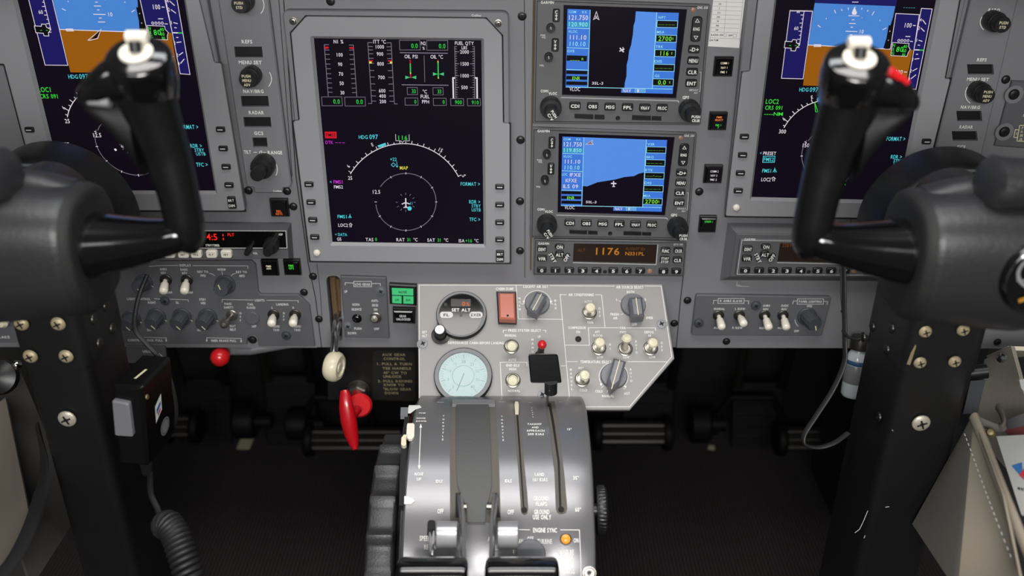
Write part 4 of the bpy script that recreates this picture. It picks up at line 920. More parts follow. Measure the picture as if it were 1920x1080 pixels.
tag(place(finish('pull_knob', mb, None), F), 'small ivory pull knob at the left edge behind the yoke column', 'knob')
# ---- recessed plate for the two lit buttons
F = main_frame(520, 520); mb = MB(); mb.line(F.pts([(484, 548), (489, 552.5), (559, 552.5)], 0), 0.0016, 0.0043, 'bezel_dark')
# ---- right switch panel
F = main_frame(1428, 592, rot=-0.004); H = 0.005; k = 2.842; F.crop = (k, 1280, 280)
T = thing('switch_panel', 'small grey switch panel with four white toggles, below right transponder', 'switch panel', F.M)
mb = MB(); mb.prism(rounded(F.pts([(72, 776), (795, 788), (742, 996), (46, 993)], H), 0.003, 3), 0, H, 'switch_panel_grey', bev=0.0009); finish('faceplate', mb, T)
for a in ((192, 888, 209, 950), (303, 888, 326, 930), (438, 888, 460, 952), (536, 888, 553, 952)): toggle(F, T, *a, w=H, H=0.022, r=0.004)
rotary(F, T, 662, 888, 706, 935, 52, 38, w0=H, ang=-75, H=0.020)
for X, Y in ((390, 832), (85, 925)): screw(F, X, Y, T, r=0.0045, m='knob_dark_grey', w=H)
I = Ink(F, H + 0.0003); I.crop(k, 1280, 280)
for s_, x, y, wd in (('R AHRS SLAVE', 258, 808, 118), ('MANUAL', 196, 850, 58), ('L SLEW', 306, 850, 54), ('AUTO', 190, 951, 50), ('R SLEW', 292, 951, 54), ('AHRS', 447, 833, 38), ('REV', 444, 852, 28), ('DADC', 545, 833, 38), ('REV', 541, 852, 28), ('NORM', 432, 952, 46), ('NORM', 530, 952, 46), ('PANEL LIGHTING', 680, 811, 122), ('PFD', 677, 836, 26), ('DIM', 607, 968, 24)):
    I.t(s_, x, y, 12.5, w, width=wd)
for L in ([(163, 824), (165, 805), (190, 805)], [(328, 807), (352, 808), (350, 826)], [(586, 826), (590, 808), (612, 808)], [(750, 810), (773, 812), (769, 828)]): I.l(L, 2.6, w)
I.boxl(190, 795, 328, 821, 2.6, w, -2); I.boxl(612, 797, 751, 825, 2.6, w, -2); I.arc(648, 905, 50, 50, 130, 180, 2.6, w, 10); I.done(T, 'lettering')

# ================================================================== landing gear group
F = main_frame(683, 577, rot=-0.008); H = 0.004; k = 3.0; F.crop = (k, 560, 500)
T = thing('gear_control_panel', 'small grey landing gear panel with two grey screws', 'switch panel', F.M)
mb = MB(); mb.prism(F.pts([(234, 54), (492, 62), (510, 404), (262, 399)], H), 0, H, 'switch_panel_grey', bev=0.0009); finish('faceplate', mb, T)
mb = MB(); c = F.p(328, 290, H); mb.lathe((*c, H), [(0.0052, 0), (0.0052, 0.001), (0.004, 0.001), (0.0038, 0.0035), (0.0030, 0.004)], 'black_gloss', 22); finish('push_button', mb, T)
toggle(F, T, 432, 290, 426, 294, w=H, H=0.020, m='steel', style='ball', r=0.0034, collar='steel')
for X, Y in ((463, 136), (278, 333)): screw(F, X, Y, T, r=0.0044, m='knob_grey', w=H)
I = Ink(F, H + 0.0003); I.crop(k, 560, 500)
for s_, x, y, wd in (('LDG GEAR', 360, 99, 86), ('UP', 265, 140, 18), ('HORN', 322, 213, 40), ('SILENCE', 325, 240, 56), ('ANTI-', 428, 192, 40), ('SKID', 430, 217, 34), ('ON', 432, 241, 20), ('PUSH', 333, 348, 40), ('DOWN', 300, 374, 46), ('OFF', 438, 350, 28)): I.t(s_, x, y, 15, w, width=wd)
I.boxl(310, 83, 409, 113, 3, w, 1); I.l([(262, 105), (262, 90), (310, 92)], 3, w); I.l([(409, 95), (459, 95), (460, 108)], 3, w); I.done(T, 'lettering')
F = main_frame(756, 552); F.crop = (k, 560, 500)
T = thing('gear_position_light', 'black framed light with green NOSE, LH and RH windows', 'indicator light', F.M)
mb = MB(); mb.prism(F.pts([(508, 100), (663, 108), (661, 222), (512, 212)], 0.006), 0, 0.006, 'black_plastic', bev=0.001); finish('frame', mb, T)
for P, t_, x, y in (([(524, 122), (644, 126), (644, 162), (526, 158)], 'NOSE', 585, 143), ([(526, 166), (578, 168), (579, 207), (527, 204)], 'LH', 552, 186), ([(588, 168), (645, 170), (645, 209), (589, 207)], 'RH', 616, 188)):
    mb = MB(); mb.prism(F.pts(P, 0.007), 0.006, 0.0072, 'e_gearlit'); o = finish('lens', mb, T); I = Ink(F, 0.0074); I.crop(k, 560, 500); I.t(t_, x, y, 15, 'ink'); I.done(o, 'legend'); F.crop = (k, 560, 500)
F = main_frame(756, 594); F.crop = (k, 560, 500)
T = thing('gear_unlocked_light', 'unlit black light with the words GEAR UNLOCKED', 'indicator light', F.M)
mb = MB(); mb.prism(F.pts([(528, 232), (656, 236), (654, 324), (530, 318)], 0.004), 0, 0.004, 'black_matte', bev=0.001); finish('frame', mb, T)
mb = MB(); mb.prism(F.pts([(534, 252), (640, 254), (645, 320), (538, 318)], 0.009), 0.004, 0.009, 'black_gloss', bev=0.001); o = finish('lens', mb, T)
I = Ink(F, 0.0093); I.crop(k, 560, 500); I.t('GEAR', 586, 278, 14, 'dull_white', width=38); I.t('UNLOCKED', 589, 296, 14, 'dull_white', width=80); I.done(o, 'legend')
# lever with wheel shaped knob
F = main_frame(628, 620); T = thing('landing_gear_lever', 'chrome landing gear lever with a cream wheel shaped knob', 'lever', F.M)
a = (*F.p(637, 578, -0.014), -0.014); b_ = (*F.p(628, 630, 0.022), 0.022); c = (*F.p(626, 662, 0.038), 0.038)
mb = MB(); mb.tube([a, tuple((Vector(a) + Vector(b_)) / 2), b_, c], [(0.005, 0.0035), (0.005, 0.0035), 0.0042, 0.0042], 'chrome', 12); finish('lever_arm', mb, T)
mb = MB(); cc = Vector((*F.p(626, 687, 0.042), 0.042)); ax = Vector((0.96, -0.05, 0.24)).normalized(); r = 0.0162; hw = 0.0078
mb.lathe(cc, [(0.0, -hw), (r * .62, -hw), (r * .8, -hw * .94), (r * .95, -hw * .6), (r, -hw * .2), (r, hw * .3), (r * .94, hw * .7), (r * .8, hw), (r * .62, hw * 1.02), (r * .56, hw * .75), (r * .36, hw * .75), (r * .3, hw * 1.0), (0, hw * 1.0)], 'ivory', 36, axis=ax); finish('wheel_knob', mb, T)
# auxiliary gear plate, below the panel
F = Frame((MF.p(700, 700)[0], 0.012, MF.p(700, 700)[1] + 0.5))
T = thing('auxiliary_gear_plate', 'black plate below the panel with a gold lettered placard', 'placard plate', F.M)
F.crop = (k, 560, 500)
mb = MB(); mb.prism(F.pts([(160, 438), (740, 444), (740, 760), (165, 748)], 0.0), -0.006, 0.0, 'column_black'); finish('plate', mb, T)
mb = MB(); mb.prism(rounded(F.pts([(418, 474), (655, 484), (655, 756), (414, 746)], 0.001), 0.004, 4), 0, 0.001, 'placard'); o = finish('placard', mb, T)
I = Ink(F, 0.0013); I.crop(k, 560, 500)
for s_, x, y, wd in (('AUX GEAR', 535, 495, 132), ('CONTROL', 538, 518, 122), ('1. PULL & TURN', 537, 547, 198), ('TEE HANDLE', 552, 572, 162), ('45° CW TO', 542, 597, 132), ('UNLOCK', 528, 618, 104), ('2. PULL ROUND', 542, 644, 194), ('KNOB TO', 536, 665, 114), ('"BLOW GEAR', 555, 689, 158), ('DOWN', 522, 711, 76)): I.t(s_, x, y, 16, 'placard_text', width=wd)
I.t('9912345-7', 606, 736, 6, 'placard_text', width=70) if False else None
I.done(o, 'lettering')
# red T handle
T = thing('gear_release_handle', 'red T shaped pull handle on a steel nut beside the placard', 'handle', F.M)
c = Vector((*F.p(338, 690, 0.0), 0.0)); mb = MB(); mb.lathe(c, [(0.0135, 0), (0.0135, 0.002), (0.011, 0.003)], 'dark_steel', 24); mb.lathe(c, [(0.0105, 0.003), (0.0105, 0.010), (0.009, 0.0115)], 'steel', 6); mb.lathe(c, [(0.007, 0.0115), (0.007, 0.016)], 'steel', 20); finish('lock_nut', mb, T)
kn = Vector((*F.p(345, 785, 0.052), 0.052)); mb = MB(); dx = (kn - (c + Vector((0, 0, .014)))); L = dx.length
mb.lathe(c + Vector((0, 0, .014)), [(0.0075, 0), (0.0075, L * 0.35), (0.006, L * 0.55), (0.0065, L * 0.72), (0.0125, L * 0.84), (0.0135, L * 0.93), (0.011, L)], 'red_bright', 28, axis=dx); finish('round_knob', mb, T)
mb = MB(); P = [Vector((*F.p(x, y, 0.066 + i * 0.004), 0.066 + i * 0.004)) for i, (x, y) in enumerate(((257, 696), (262, 730), (268, 790), (280, 860), (296, 940), (312, 1000), (318, 1030)))]
mb.tube(P, [(0.0032, 0.0042), (0.0045, 0.0062), (0.0062, 0.0078), (0.0075, 0.0088), (0.0068, 0.0078), (0.0048, 0.0052), (0.0024, 0.0028)], 'red_paint', 20, ref=(0, 0, 1)); 
mb.lathe(P[3] + Vector((0.002, 0, -0.002)), [(0.004, 0), (0.004, 0.018)], 'red_paint', 14, axis=kn - P[3]); finish('tee_bar', mb, T)
# emergency brake handle and the unlock placard
F = main_frame(413, 668); T = thing('emergency_brake_handle', 'round red knob on a grey arm hanging below the left panel', 'handle', F.M)
c = Vector((*F.p(413, 669, 0.0), 0.0)); mb = MB(); mb.lathe(c, [(0, -0.0105), (0.005, -0.010), (0.0088, -0.0055), (0.0108, 0), (0.0092, 0.006), (0.0055, 0.0098), (0, 0.011)], 'red_bright', 28, axis=(-0.5, -0.2, 0.85)); finish('ball_knob', mb, T)
mb = MB(); mb.tube([c + Vector((0.006, 0.001, -0.012)), Vector((*F.p(470, 656, -0.03), -0.03)), Vector((*F.p(560, 640, -0.04), -0.04))], [0.0055, 0.006, 0.006], 'bezel_dark', 12); finish('arm', mb, T)
F = main_frame(283, 664); H = 0.002; F.crop = (4.155, 200, 420)
T = thing('lock_placard', 'dark placard reading UNLOCK under the left switch panel', 'placard', F.M)
mb = MB(); mb.prism(F.pts([(150, 948), (458, 955), (466, 1085), (155, 1085)], H), -0.001, H, 'switch_panel_grey', bev=0.0005); finish('plate', mb, T)
I = Ink(F, H + .0003); I.crop(4.155, 200, 420); I.t('UNLOCK', 330, 993, 22, 'dull_white', width=98); I.l([(408, 1010), (432, 1032), (450, 1062)], 10, 'dull_white'); I.poly([(440, 1052), (462, 1040), (462, 1078)], 'dull_white'); I.done(T, 'lettering')

# ================================================================== sloping environmental panel
TILT = math.radians(52)
u, v = MF.p(1015, 531)
RPF = Frame((u, -0.004, v + 0.5), (1, 0, 0), (0, math.sin(TILT), math.cos(TILT)))
F = RPF; k = 3.765; F.crop = (k, 770, 520); H = 0.0
T = thing('environmental_panel', 'bright grey sloping climate and pressure panel with white outlines', 'control panel', F.M)
RAMP = T
mb = MB(); out = F.pts([(45, 42), (1778, 45), (1862, 572), (1547, 934), (60, 934)]); mb.prism(out, -0.004, 0, 'ramp_grey', bev=0.0008, side='edge_wear'); finish('faceplate', mb, T)
mb = MB(); mb.prism(F.pts([(70, 330), (1800, 330), (1835, 566), (1535, 918), (90, 918)]), -0.016, -0.0045, 'black_matte'); finish('backing_box', mb, T)
I = Ink(F, 0.0003); I.crop(k, 770, 520); w = 'white_paint'; lw = 4.2
for L in ([(60, 870), (60, 55), (790, 56)], [(978, 59), (1440, 62)], [(1650, 61), (1768, 62), (1843, 560), (1545, 914), (1100, 914)], [(745, 57), (760, 293), (1070, 297)], [(1100, 123), (1055, 121), (1122, 862)], [(1303, 123), (1348, 124), (1372, 352)],
          [(1090, 478), (1262, 480), (1255, 356), (1475, 356)], [(1522, 357), (1728, 357), (1728, 376)], [(1100, 595), (1180, 595)], [(1530, 595), (1814, 596)], [(645, 868), (632, 600), (820, 600), (822, 626)], [(1060, 625), (1098, 625)], [(654, 392), (654, 374), (680, 374)], [(930, 374), (955, 375), (953, 392)]): I.l(L, lw, w)
for s_, x, y, wd, h in (('COCKPIT AIR DIST', 882, 65, 178, 21), ('AIR SOURCE SELECT', 1547, 69, 192, 21), ('AIR CONDITIONING', 1203, 123, 178, 20), ('CABIN DUMP', 665, 81, 124, 20), ('AUTO', 1253, 173, 54, 20), ('FAN', 1268, 318, 38, 20), ('BOTH', 1552, 103, 52, 19), ('L', 1455, 155, 9, 19), ('R', 1658, 157, 11, 19), ('FRESH', 1440, 261, 60, 19), ('AIR', 1445, 288, 32, 19), ('EMER', 1687, 286, 50, 19), ('OFF', 1580, 333, 36, 19),
                       ('COMPRESSOR', 1175, 356, 126, 19), ('ON', 1181, 385, 26, 19), ('FAN', 1497, 357, 38, 20), ('AFT', 1318, 386, 34, 19), ('FLOOD', 1322, 413, 64, 19), ('FWD', 1500, 388, 44, 19), ('HI', 1505, 414, 18, 19), ('DEFOG', 1682, 387, 64, 19), ('HI', 1688, 413, 18, 19), ('LOW', 1337, 563, 44, 19), ('LOW', 1522, 563, 44, 19), ('LOW', 1706, 563, 44, 19),
                       ('TEMPERATURE SELECT', 1308, 597, 220, 20), ('HOT', 1203, 641, 38, 19), ('COLD', 1220, 796, 54, 19), ('COLD', 1330, 805, 52, 19), ('MANUAL', 1393, 838, 86, 19), ('HOT', 1527, 820, 38, 19), ('PRESS SYSTEM SELECT', 805, 375, 232, 20), ('MANUAL', 706, 410, 82, 19), ('UP', 908, 420, 20, 19), ('AUTO', 717, 583, 54, 19), ('GND IDLE', 720, 621, 96, 19), ('HIGH', 720, 648, 48, 19), ('NORMAL', 730, 801, 86, 19),
                       ('SET', 98, 387, 34, 19), ('ALT', 98, 413, 34, 19), ('DEPRESSURIZE CABIN BEFORE LANDING', 462, 463, 398, 19)): I.t(s_, x, y, h, w, width=wd)
for st, x, y0, dy in (('NORM', 768, 148, 26), ('MAX', 1020, 165, 26), ('OFF', 1333, 220, 27), ('HI', 1407, 475, 28), ('AUTO', 1590, 452, 26), ('OFF', 1772, 464, 26), ('MANUAL', 1130, 652, 27), ('AUTO', 1552, 650, 27), ('MANU', 860, 440, 28)):
    for i, c_ in enumerate(st): I.t(c_, x + i * (1.5 if x > 1000 else 0.5), y0 + i * dy, 17, w)
for L in ([(1468, 165), (1490, 176)], [(1553, 118), (1553, 128)], [(1482, 264), (1502, 258)], [(1660, 268), (1650, 258)], [(1640, 172), (1652, 164)], [(775, 187), (806, 188)], [(984, 187), (1006, 188)], [(1343, 782), (1362, 766)], [(1386, 812), (1396, 788)], [(1512, 792), (1500, 780)]): I.l(L, 3.6, w)
I.arc(895, 190, 98, 96, -172, -8, 4, w, 30); I.arc(1435, 700, 105, 100, 145, 248, 4, w, 24); I.arc(1435, 700, 100, 98, -50, 50, 4, w, 24)
for x, y in ((800, 178), (990, 178), (1344, 762), (1516, 778)): I.poly([(x - 10, y - 12), (x + 10, y - 12), (x, y + 8)], w)
I.done(T, 'lettering')
F.crop = (k, 770, 520)
for X, Y in ((1770, 333), (88, 472), (930, 832)): screw(F, X, Y, T, r=0.0050, m='bezel_grey')
for a in ((1262, 246, 1270, 212), (1328, 496, 1336, 458), (1515, 502, 1526, 425), (1694, 498, 1712, 460), (1210, 718, 1230, 690), (711, 485, 714, 487), (722, 724, 720, 732)):
    toggle(F, T, *a, w=0, H=0.019, r=0.0042, style='ball', collar='steel', m='ivory')
mb = MB(); mb.lathe((*F.p(1183, 437), 0), [(0.0032, 0.0002), (0.0032, 0.0008), (0.0022, 0.0008), (0.0018, 0.0003), (0, 0.0003)], 'black_matte', 18); finish('indicator_hole', mb, T)
def bar_knob(F, par, sx, sy, rs, a, b, wpx, H=0.020, pointed=False):
    """a, b: ends of the white line on the bar's top as seen"""
    c = F.p(sx, sy, 0); r = F.size(sx, sy, 2 * rs, 0) / 2; mb = MB()
    mb.lathe((*c, 0), [(r, 0), (r, 0.002), (r * .94, 0.0032)], 'knob_grey', 34)
    A = Vector(F.p(*a, H)); B = Vector(F.p(*b, H)); d = (B - A).normalized(); n = Vector((-d.y, d.x)); hw = F.size(sx, sy, wpx, H) / 2
    ends = [A - n * hw, B - n * hw * 0.95, B + n * hw * 0.95, A + n * hw] if not pointed else [A - n * hw, B - d * hw * 1.7 - n * hw, B, B - d * hw * 1.7 + n * hw, A + n * hw]
    sh = Vector(c) - (A + B) / 2 if not pointed else Vector((0, 0))
    P = [tuple(p + sh * 0.0) for p in ends]; mb.prism(P, 0.003, H, 'knob_grey', bev=0.0022)
    o = finish('selector_knob', mb, par); mb = MB(); mb.line([tuple(A + d * .001), tuple(B - d * .001)], 0.0009, H + 0.0002, 'cream_legend'); finish('pointer', mb, o)
bar_knob(F, T, 893, 187, 88, (926, 112), (858, 238), 84)
bar_knob(F, T, 1570, 200, 88, (1590, 138), (1608, 272), 92)
bar_knob(F, T, 1434, 700, 94, (1478, 578), (1416, 795), 92, H=0.021, pointed=True)
# guarded switch
mb = MB(); mb.prism(F.pts([(605, 108), (744, 110), (748, 335), (618, 332)], 0.0), 0, 0.004, 'black_plastic', bev=0.001); o = finish('guarded_switch', mb, T)
mb = MB(); g = ccw(F.pts([(620, 108), (734, 110), (742, 297), (625, 292)], 0.014)); mb.prism(g, 0.004, 0.0145, 'guard_orange', bev=0.0016); u, v = F.p(685, 270, .0145); mb.lathe((u, v, 0.0145), [(0.0012, 0), (0.0012, 0.0002), (0, 0.0002)], 'groove', 10); finish('guard_cover', mb, o, label='salmon red guard cover')
# instruments in the panel
def gauge_ring(F, par, X, Y, r, r_in, H, m='black_matte', m2='bezel_dark'):
    c = F.p(X, Y, H); R = F.size(X, Y, 2 * r, H) / 2; q = R * r_in / r; mb = MB()
    mb.lathe((*c, 0), [(R, 0), (R, H), (R * .975, H + 0.0006)], m, 56, caps=False); mb.lathe((*c, 0), [(R * .975, H + 0.0006), (q * 1.01, H + 0.0004), (q, H - 0.001)], m2, 56, caps=False)
    finish('ring', mb, par); return c, q
F = Frame(RPF.o, RPF.e[0], RPF.e[1]); F.crop = (k, 770, 520)
T = thing('cabin_altitude_selector', 'round altitude selector with orange digits and SET ALT lettering', 'gauge', F.M)
c, q = gauge_ring(F, T, 358, 260, 178, 158, 0.006)
mb = MB(); mb.prism(circ(*c, q * 1.005, 48), 0.001, 0.0045, 'glass_dark'); o = finish('dial_glass', mb, T)
I = Ink(F, 0.0048); I.crop(k, 770, 520); I.poly([(285, 152), (424, 154), (424, 206), (285, 206)], 'screen_off'); I.t('0', 374, 186, 34, 'e_orangeled', width=22); I.t('%', 404, 188, 28, 'e_orangeled', width=22); I.t('SET ALT', 356, 230, 24, 'white_paint', width=132)
for x, wd, t_ in ((252, 94, 'FL'), (462, 94, 'EXER')): I.poly([(x + dx_ * (wd / 2 - 22) + 22 * math.cos(a_), 265 + 22 * math.sin(a_)) for dx_, a_ in [(1 if math.cos(a_) > 0 else -1, a_) for a_ in [math.radians(5 + i * 15) for i in range(24)]]], 'dull_white'); I.t(t_, x, 265, 22, 'ink', width=40 if t_ == 'FL' else 72)
I.poly(circ(356, 265, 11, 12), 'dark_steel'); I.poly(circ(246, 192, 13, 12), 'placard'); I.arc(358, 262, 150, 150, 0, 360, 2, 'dark_steel', 60); I.done(o, 'display_symbols')
F.crop = (k, 770, 520)
mb = MB(); a = F.p(205, 372, 0.016); mb.lathe((a[0], a[1], 0.0), [(0.0095, 0.001), (0.0095, 0.003), (0.0065, 0.0035), (0.006, 0.012, 1), (0.0058, 0.016), (0.0052, 0.0168)], 'black_plastic', flute=18, fd=0.0004); o = finish('setting_knob', mb, T)
mb = MB(); mb.lathe((a[0], a[1], 0.0169), [(0.0050, 0), (0.0046, 0.0006)], 'satin_metal', 24); finish('knob_cap', mb, o, label='silver knob cap')
T = thing('cabin_pressure_gauge', 'round pressure gauge, glass reflection painted into its pale dial, above the throttle quadrant', 'gauge', F.M)
c, q = gauge_ring(F, T, 370, 690, 206, 172, 0.007, m2='bezel_dark')
mb = MB(); mb.prism(circ(*c, q * 1.02, 48), 0.0002, 0.003, 'gauge_face_glare'); o = finish('dial', mb, T)
mb = MB()
for i in range(41):
    a = math.radians(230 - i * 7); L0 = q * (.82 if i % 5 else .74); mb.line([(c[0] + q * .93 * math.cos(a), c[1] + q * .93 * math.sin(a)), (c[0] + L0 * math.cos(a), c[1] + L0 * math.sin(a))], 0.0005 if i % 5 else 0.0009, 0.0032, 'gauge_ink')
for i in range(9): a = math.radians(230 - i * 35); mb.text(str(i * 5), (c[0] + q * .62 * math.cos(a), c[1] + q * .62 * math.sin(a)), 0.0032, 'gauge_ink', 0.0032)
mb.line(circ(*c, q * .45, 30), 0.0008, 0.0032, 'gauge_ink', closed=True); finish('scale', mb, o)
for an, L_, m_ in ((250, .7, 'ink'), (60, .45, 'white_paint')):
    mb = MB(); a = math.radians(an); mb.line([(c[0] - q * .12 * math.cos(a), c[1] - q * .12 * math.sin(a)), (c[0] + q * L_ * math.cos(a), c[1] + q * L_ * math.sin(a))], 0.0011, 0.0045 if an > 200 else 0.004, m_); finish('needle', mb, o)
gl = bpy.data.materials.new('gauge_glass'); gl.use_nodes = True; nt = gl.node_tree; b = nt.nodes['Principled BSDF']; b.inputs['Base Color'].default_value = (0.78, 0.98, 1.0, 1); b.inputs['Roughness'].default_value = 0.05; b.inputs['Transmission Weight'].default_value = 1.0; b.inputs['IOR'].default_value = 1.45; b.inputs['Specular IOR Level'].default_value = 0.5
MATS['gauge_glass'] = gl
mb = MB(); mb.prism(circ(*c, q * 1.0, 48), 0.0055, 0.0068, 'gauge_glass'); finish('cover_glass', mb, T)
# red ball dump lever behind the flap handle
T = thing('manual_pressure_lever', 'small black lever with a red ball, behind the black flap handle', 'lever', F.M)
a = Vector((*F.p(912, 552, 0), 0)); b_ = Vector((*F.p(928, 476, 0.024), 0.024)); d = b_ - a; L = d.length
mb = MB(); mb.lathe(a, [(0.0055, 0), (0.005, 0.002), (0.0035, 0.003), (0.0033, L)], 'black_plastic', 16, axis=d); finish('stem', mb, T)
mb = MB(); mb.lathe(b_, [(0, -.0046), (0.0028, -.0038), (0.0044, -.0015), (0.0046, 0.0005), (0.0040, .0026), (0.0022, .0042), (0, .0047)], 'red_bright', 24, axis=d); finish('ball', mb, T)
F.crop = (1, 0, 0)
# ================================================================== throttle quadrant
def W3(px, py, Z):
    """the point at depth Z behind this picture position"""
    return CAM + ray(px, py) * Z
def onY(px, py, y):
    r = ray(px, py); return CAM + r * ((y - CAM.y) / r.y)
def onX(px, py, x):
    r = ray(px, py); return CAM + r * ((x - CAM.x) / r.x)
def onZ(px, py, z):
    r = ray(px, py); return CAM + r * ((z - CAM.z) / r.z)
AC = (-0.175, 0.300); AR = 0.150
class Arc(Frame):
    """curved top of the quadrant: u across, v = arc length up and over (0 at the rear edge, growing negative toward the pilots)"""
    def __init__(s): s.crop = (1, 0, 0); s.o = Vector((0, 0, 0)); s.e = None
    def p(s, X, Y, w=0.0):
        k, ox, oy = s.crop; r = ray(ox + X / k, oy + Y / k); R = AR + w
        dy, dz = r.y, r.z; ay, az = CAM.y - AC[0], CAM.z - AC[1]
        A = dy * dy + dz * dz; B = 2 * (ay * dy + az * dz); C = ay * ay + az * az - R * R; disc = max(0, B * B - 4 * A * C); t = (-B - math.sqrt(disc)) / (2 * A)
        q = CAM + r * t; th = math.atan2(q.z - AC[1], q.y - AC[0])
        if th < 0 or th > PI: 
            t = (AC[0] - R - CAM.y) / r.y; q = CAM + r * t; return (q.x, -AR * PI - (AC[1] - q.z))
        return (q.x, -th * AR)
    @staticmethod
    def fn(u, v, w):
        th = -v / AR
        if th > PI: return (u, AC[0] - AR - w, AC[1] - (th - PI) * AR)
        return (u, AC[0] + (AR + w) * math.cos(th), AC[1] + (AR + w) * math.sin(th))
A = Arc()
T = thing('throttle_quadrant', 'grey curved centre pedestal with lever slots and white lettering', 'throttle quadrant', (0, 0, 0))
QUAD = T
xl = A.p(764, 860)[0]; xr = A.p(1109, 840)[0]
mb = MB(Arc.fn); th0 = math.radians(46); N = 56
vs = []; fs = []
sv = [-AR * (th0 + (PI - th0) * i / 40) for i in range(41)] + [-AR * PI - 0.02 * i for i in range(1, 8)]
e = 0.004; cols = [(xl - 0.0005, -0.006), (xl, -0.0016), (xl + 0.0016, 0.0)] + [(xl + (xr - xl) * i / 6, 0.0) for i in range(1, 6)] + [(xr - 0.003, 0), (xr - 0.001, -0.001), (xr, -0.003), (xr + 0.0006, -0.008)]
for v in sv: vs += [(x, v, w) for x, w in cols]
m_ = len(cols); fs = [(i * m_ + j, i * m_ + j + 1, (i + 1) * m_ + j + 1, (i + 1) * m_ + j) for i in range(len(sv) - 1) for j in range(m_ - 1)]
fs = [f[::-1] for f in fs]
mb.add(vs, fs, 'pedestal_grey'); finish('cover', mb, T)
mb = MB(); side = [(AC[0] + (AR - 0.005) * math.cos(th0 + (PI - th0) * i / 30), AC[1] + (AR - 0.005) * math.sin(th0 + (PI - th0) * i / 30)) for i in range(31)] + [(AC[0] - AR + 0.005, 0.0), (-0.06, 0.0)]
n = len(side); xa, xb = xl + 0.002, xr - 0.0005
mb.add([(xa, y, z) for y, z in side] + [(xb, y, z) for y, z in side], [(i, (i + 1) % n, n + (i + 1) % n, n + i) for i in range(n)] + [tuple(range(n))[::-1], tuple(range(n, 2 * n))], 'column_black'); finish('body', mb, T)
k = 3.0865; A.crop = (k, 660, 730)
def band(pts, w0, w1, m, name, rnd=0.0, label=None, par=None):
    """raised strip on the curve: list of (x_left, x_right, y) stations read off the photograph"""
    st = []
    for i in range(len(pts) - 1):
        a, b = pts[i], pts[i + 1]; q = max(1, int(abs(b[2] - a[2]) / 25))
        for j in range(q): t = j / q; st.append([a[c] * (1 - t) + b[c] * t for c in range(3)])
    st.append(list(pts[-1])); vs = []; fs = []
    for xa_, xb_, y in st:
        p = A.p(xa_, y, w1); q = A.p(xb_, y, w1); vs += [(p[0], p[1], w0), (p[0], p[1], w1), (q[0], q[1], w1), (q[0], q[1], w0)]
    for i in range(len(st) - 1):
        for j in range(3): fs.append((i * 4 + j, (i + 1) * 4 + j, (i + 1) * 4 + j + 1, i * 4 + j + 1))
    L = (len(st) - 1) * 4; fs += [(0, 1, 2, 3), (L + 3, L + 2, L + 1, L)]
    mb = MB(Arc.fn); mb.add(vs, fs, m); return finish(name, mb, par or T, label=label)
band([(572, 828, 66), (566, 852, 450), (568, 861, 768)], 0, 0.0005, 'slot_boot', 'lever_slot')
band([(604, 790, 86), (604, 800, 300), (606, 806, 480), (614, 806, 560), (636, 796, 620), (662, 776, 680), (668, 770, 770)], 0, 0.0030, 'leather_boot', 'leather_boot')
band([(580, 826, 58), (580, 828, 84)], 0, 0.0034, 'bezel_dark', 'boot_strip')
for L, wd in (([(600, 640, 600), (598, 634, 740)], 0), ([(814, 834, 600), (820, 858, 740)], 0)): band(L, 0, 0.0008, 'groove', 'lever_opening')
s2 = band([(934, 966, 66), (950, 984, 300), (972, 1014, 600), (977, 1020, 690), (983, 1014, 716), (992, 1005, 724)], 0, 0.0006, 'slot_boot', 'indicator_slot'); band([(946, 956, 70), (962, 972, 300), (990, 998, 690)], 0.0004, 0.0009, 'groove', 'slot_opening')
s3 = band([(1120, 1172, 70), (1146, 1196, 240), (1172, 1228, 480), (1180, 1246, 690), (1188, 1238, 712), (1202, 1222, 720)], 0, 0.0006, 'slot_boot', 'flap_slot'); band([(1136, 1150, 80), (1158, 1172, 200), (1190, 1202, 420), (1200, 1212, 690)], 0.0004, 0.0009, 'groove', 'slot_opening')
for x, y in ((996, 700), (1210, 697)):
    c = A.p(x, y); mb = MB(Arc.fn); P = circ(c[0], c[1], 0.0026, 16); mb.flat(P, 0.0011, 'groove'); finish('slot_stop', mb, T)
band([(944, 962, 70), (940, 966, 90), (944, 964, 130)], 0.001, 0.0040, 'ivory', 'flap_pointer', label='ivory pointer')
band([(306, 334, 150), (288, 318, 280), (276, 304, 480), (272, 302, 672)], 0, 0.0007, 'groove', 'trim_slot')
band([(300, 322, 262), (286, 312, 280), (284, 314, 318), (292, 306, 326)], 0.0006, 0.0045, 'ivory', 'trim_pointer', label='ivory pointer')
tg = band([(322, 356, 196), (318, 362, 206), (314, 360, 272), (328, 346, 288)], 0.0004, 0.0030, 'toggle_white', 'takeoff_tag', label='white tag with T O')
band([(330, 392, 92), (326, 402, 104), (324, 366, 116), (324, 338, 138)], 0.0003, 0.0006, 'white_paint', 'trim_mark'); band([(299, 312, 618), (299, 352, 632), (300, 364, 646), (300, 340, 664)], 0.0003, 0.0006, 'white_paint', 'trim_mark')
band([(282, 324, 104), (280, 322, 150)], -0.002, 0.0022, 'bezel_dark', 'corner_block')
I = Ink(A, 0.0004); I.mb.fn = Arc.fn; I.crop(k, 660, 730); w = 'white_paint'
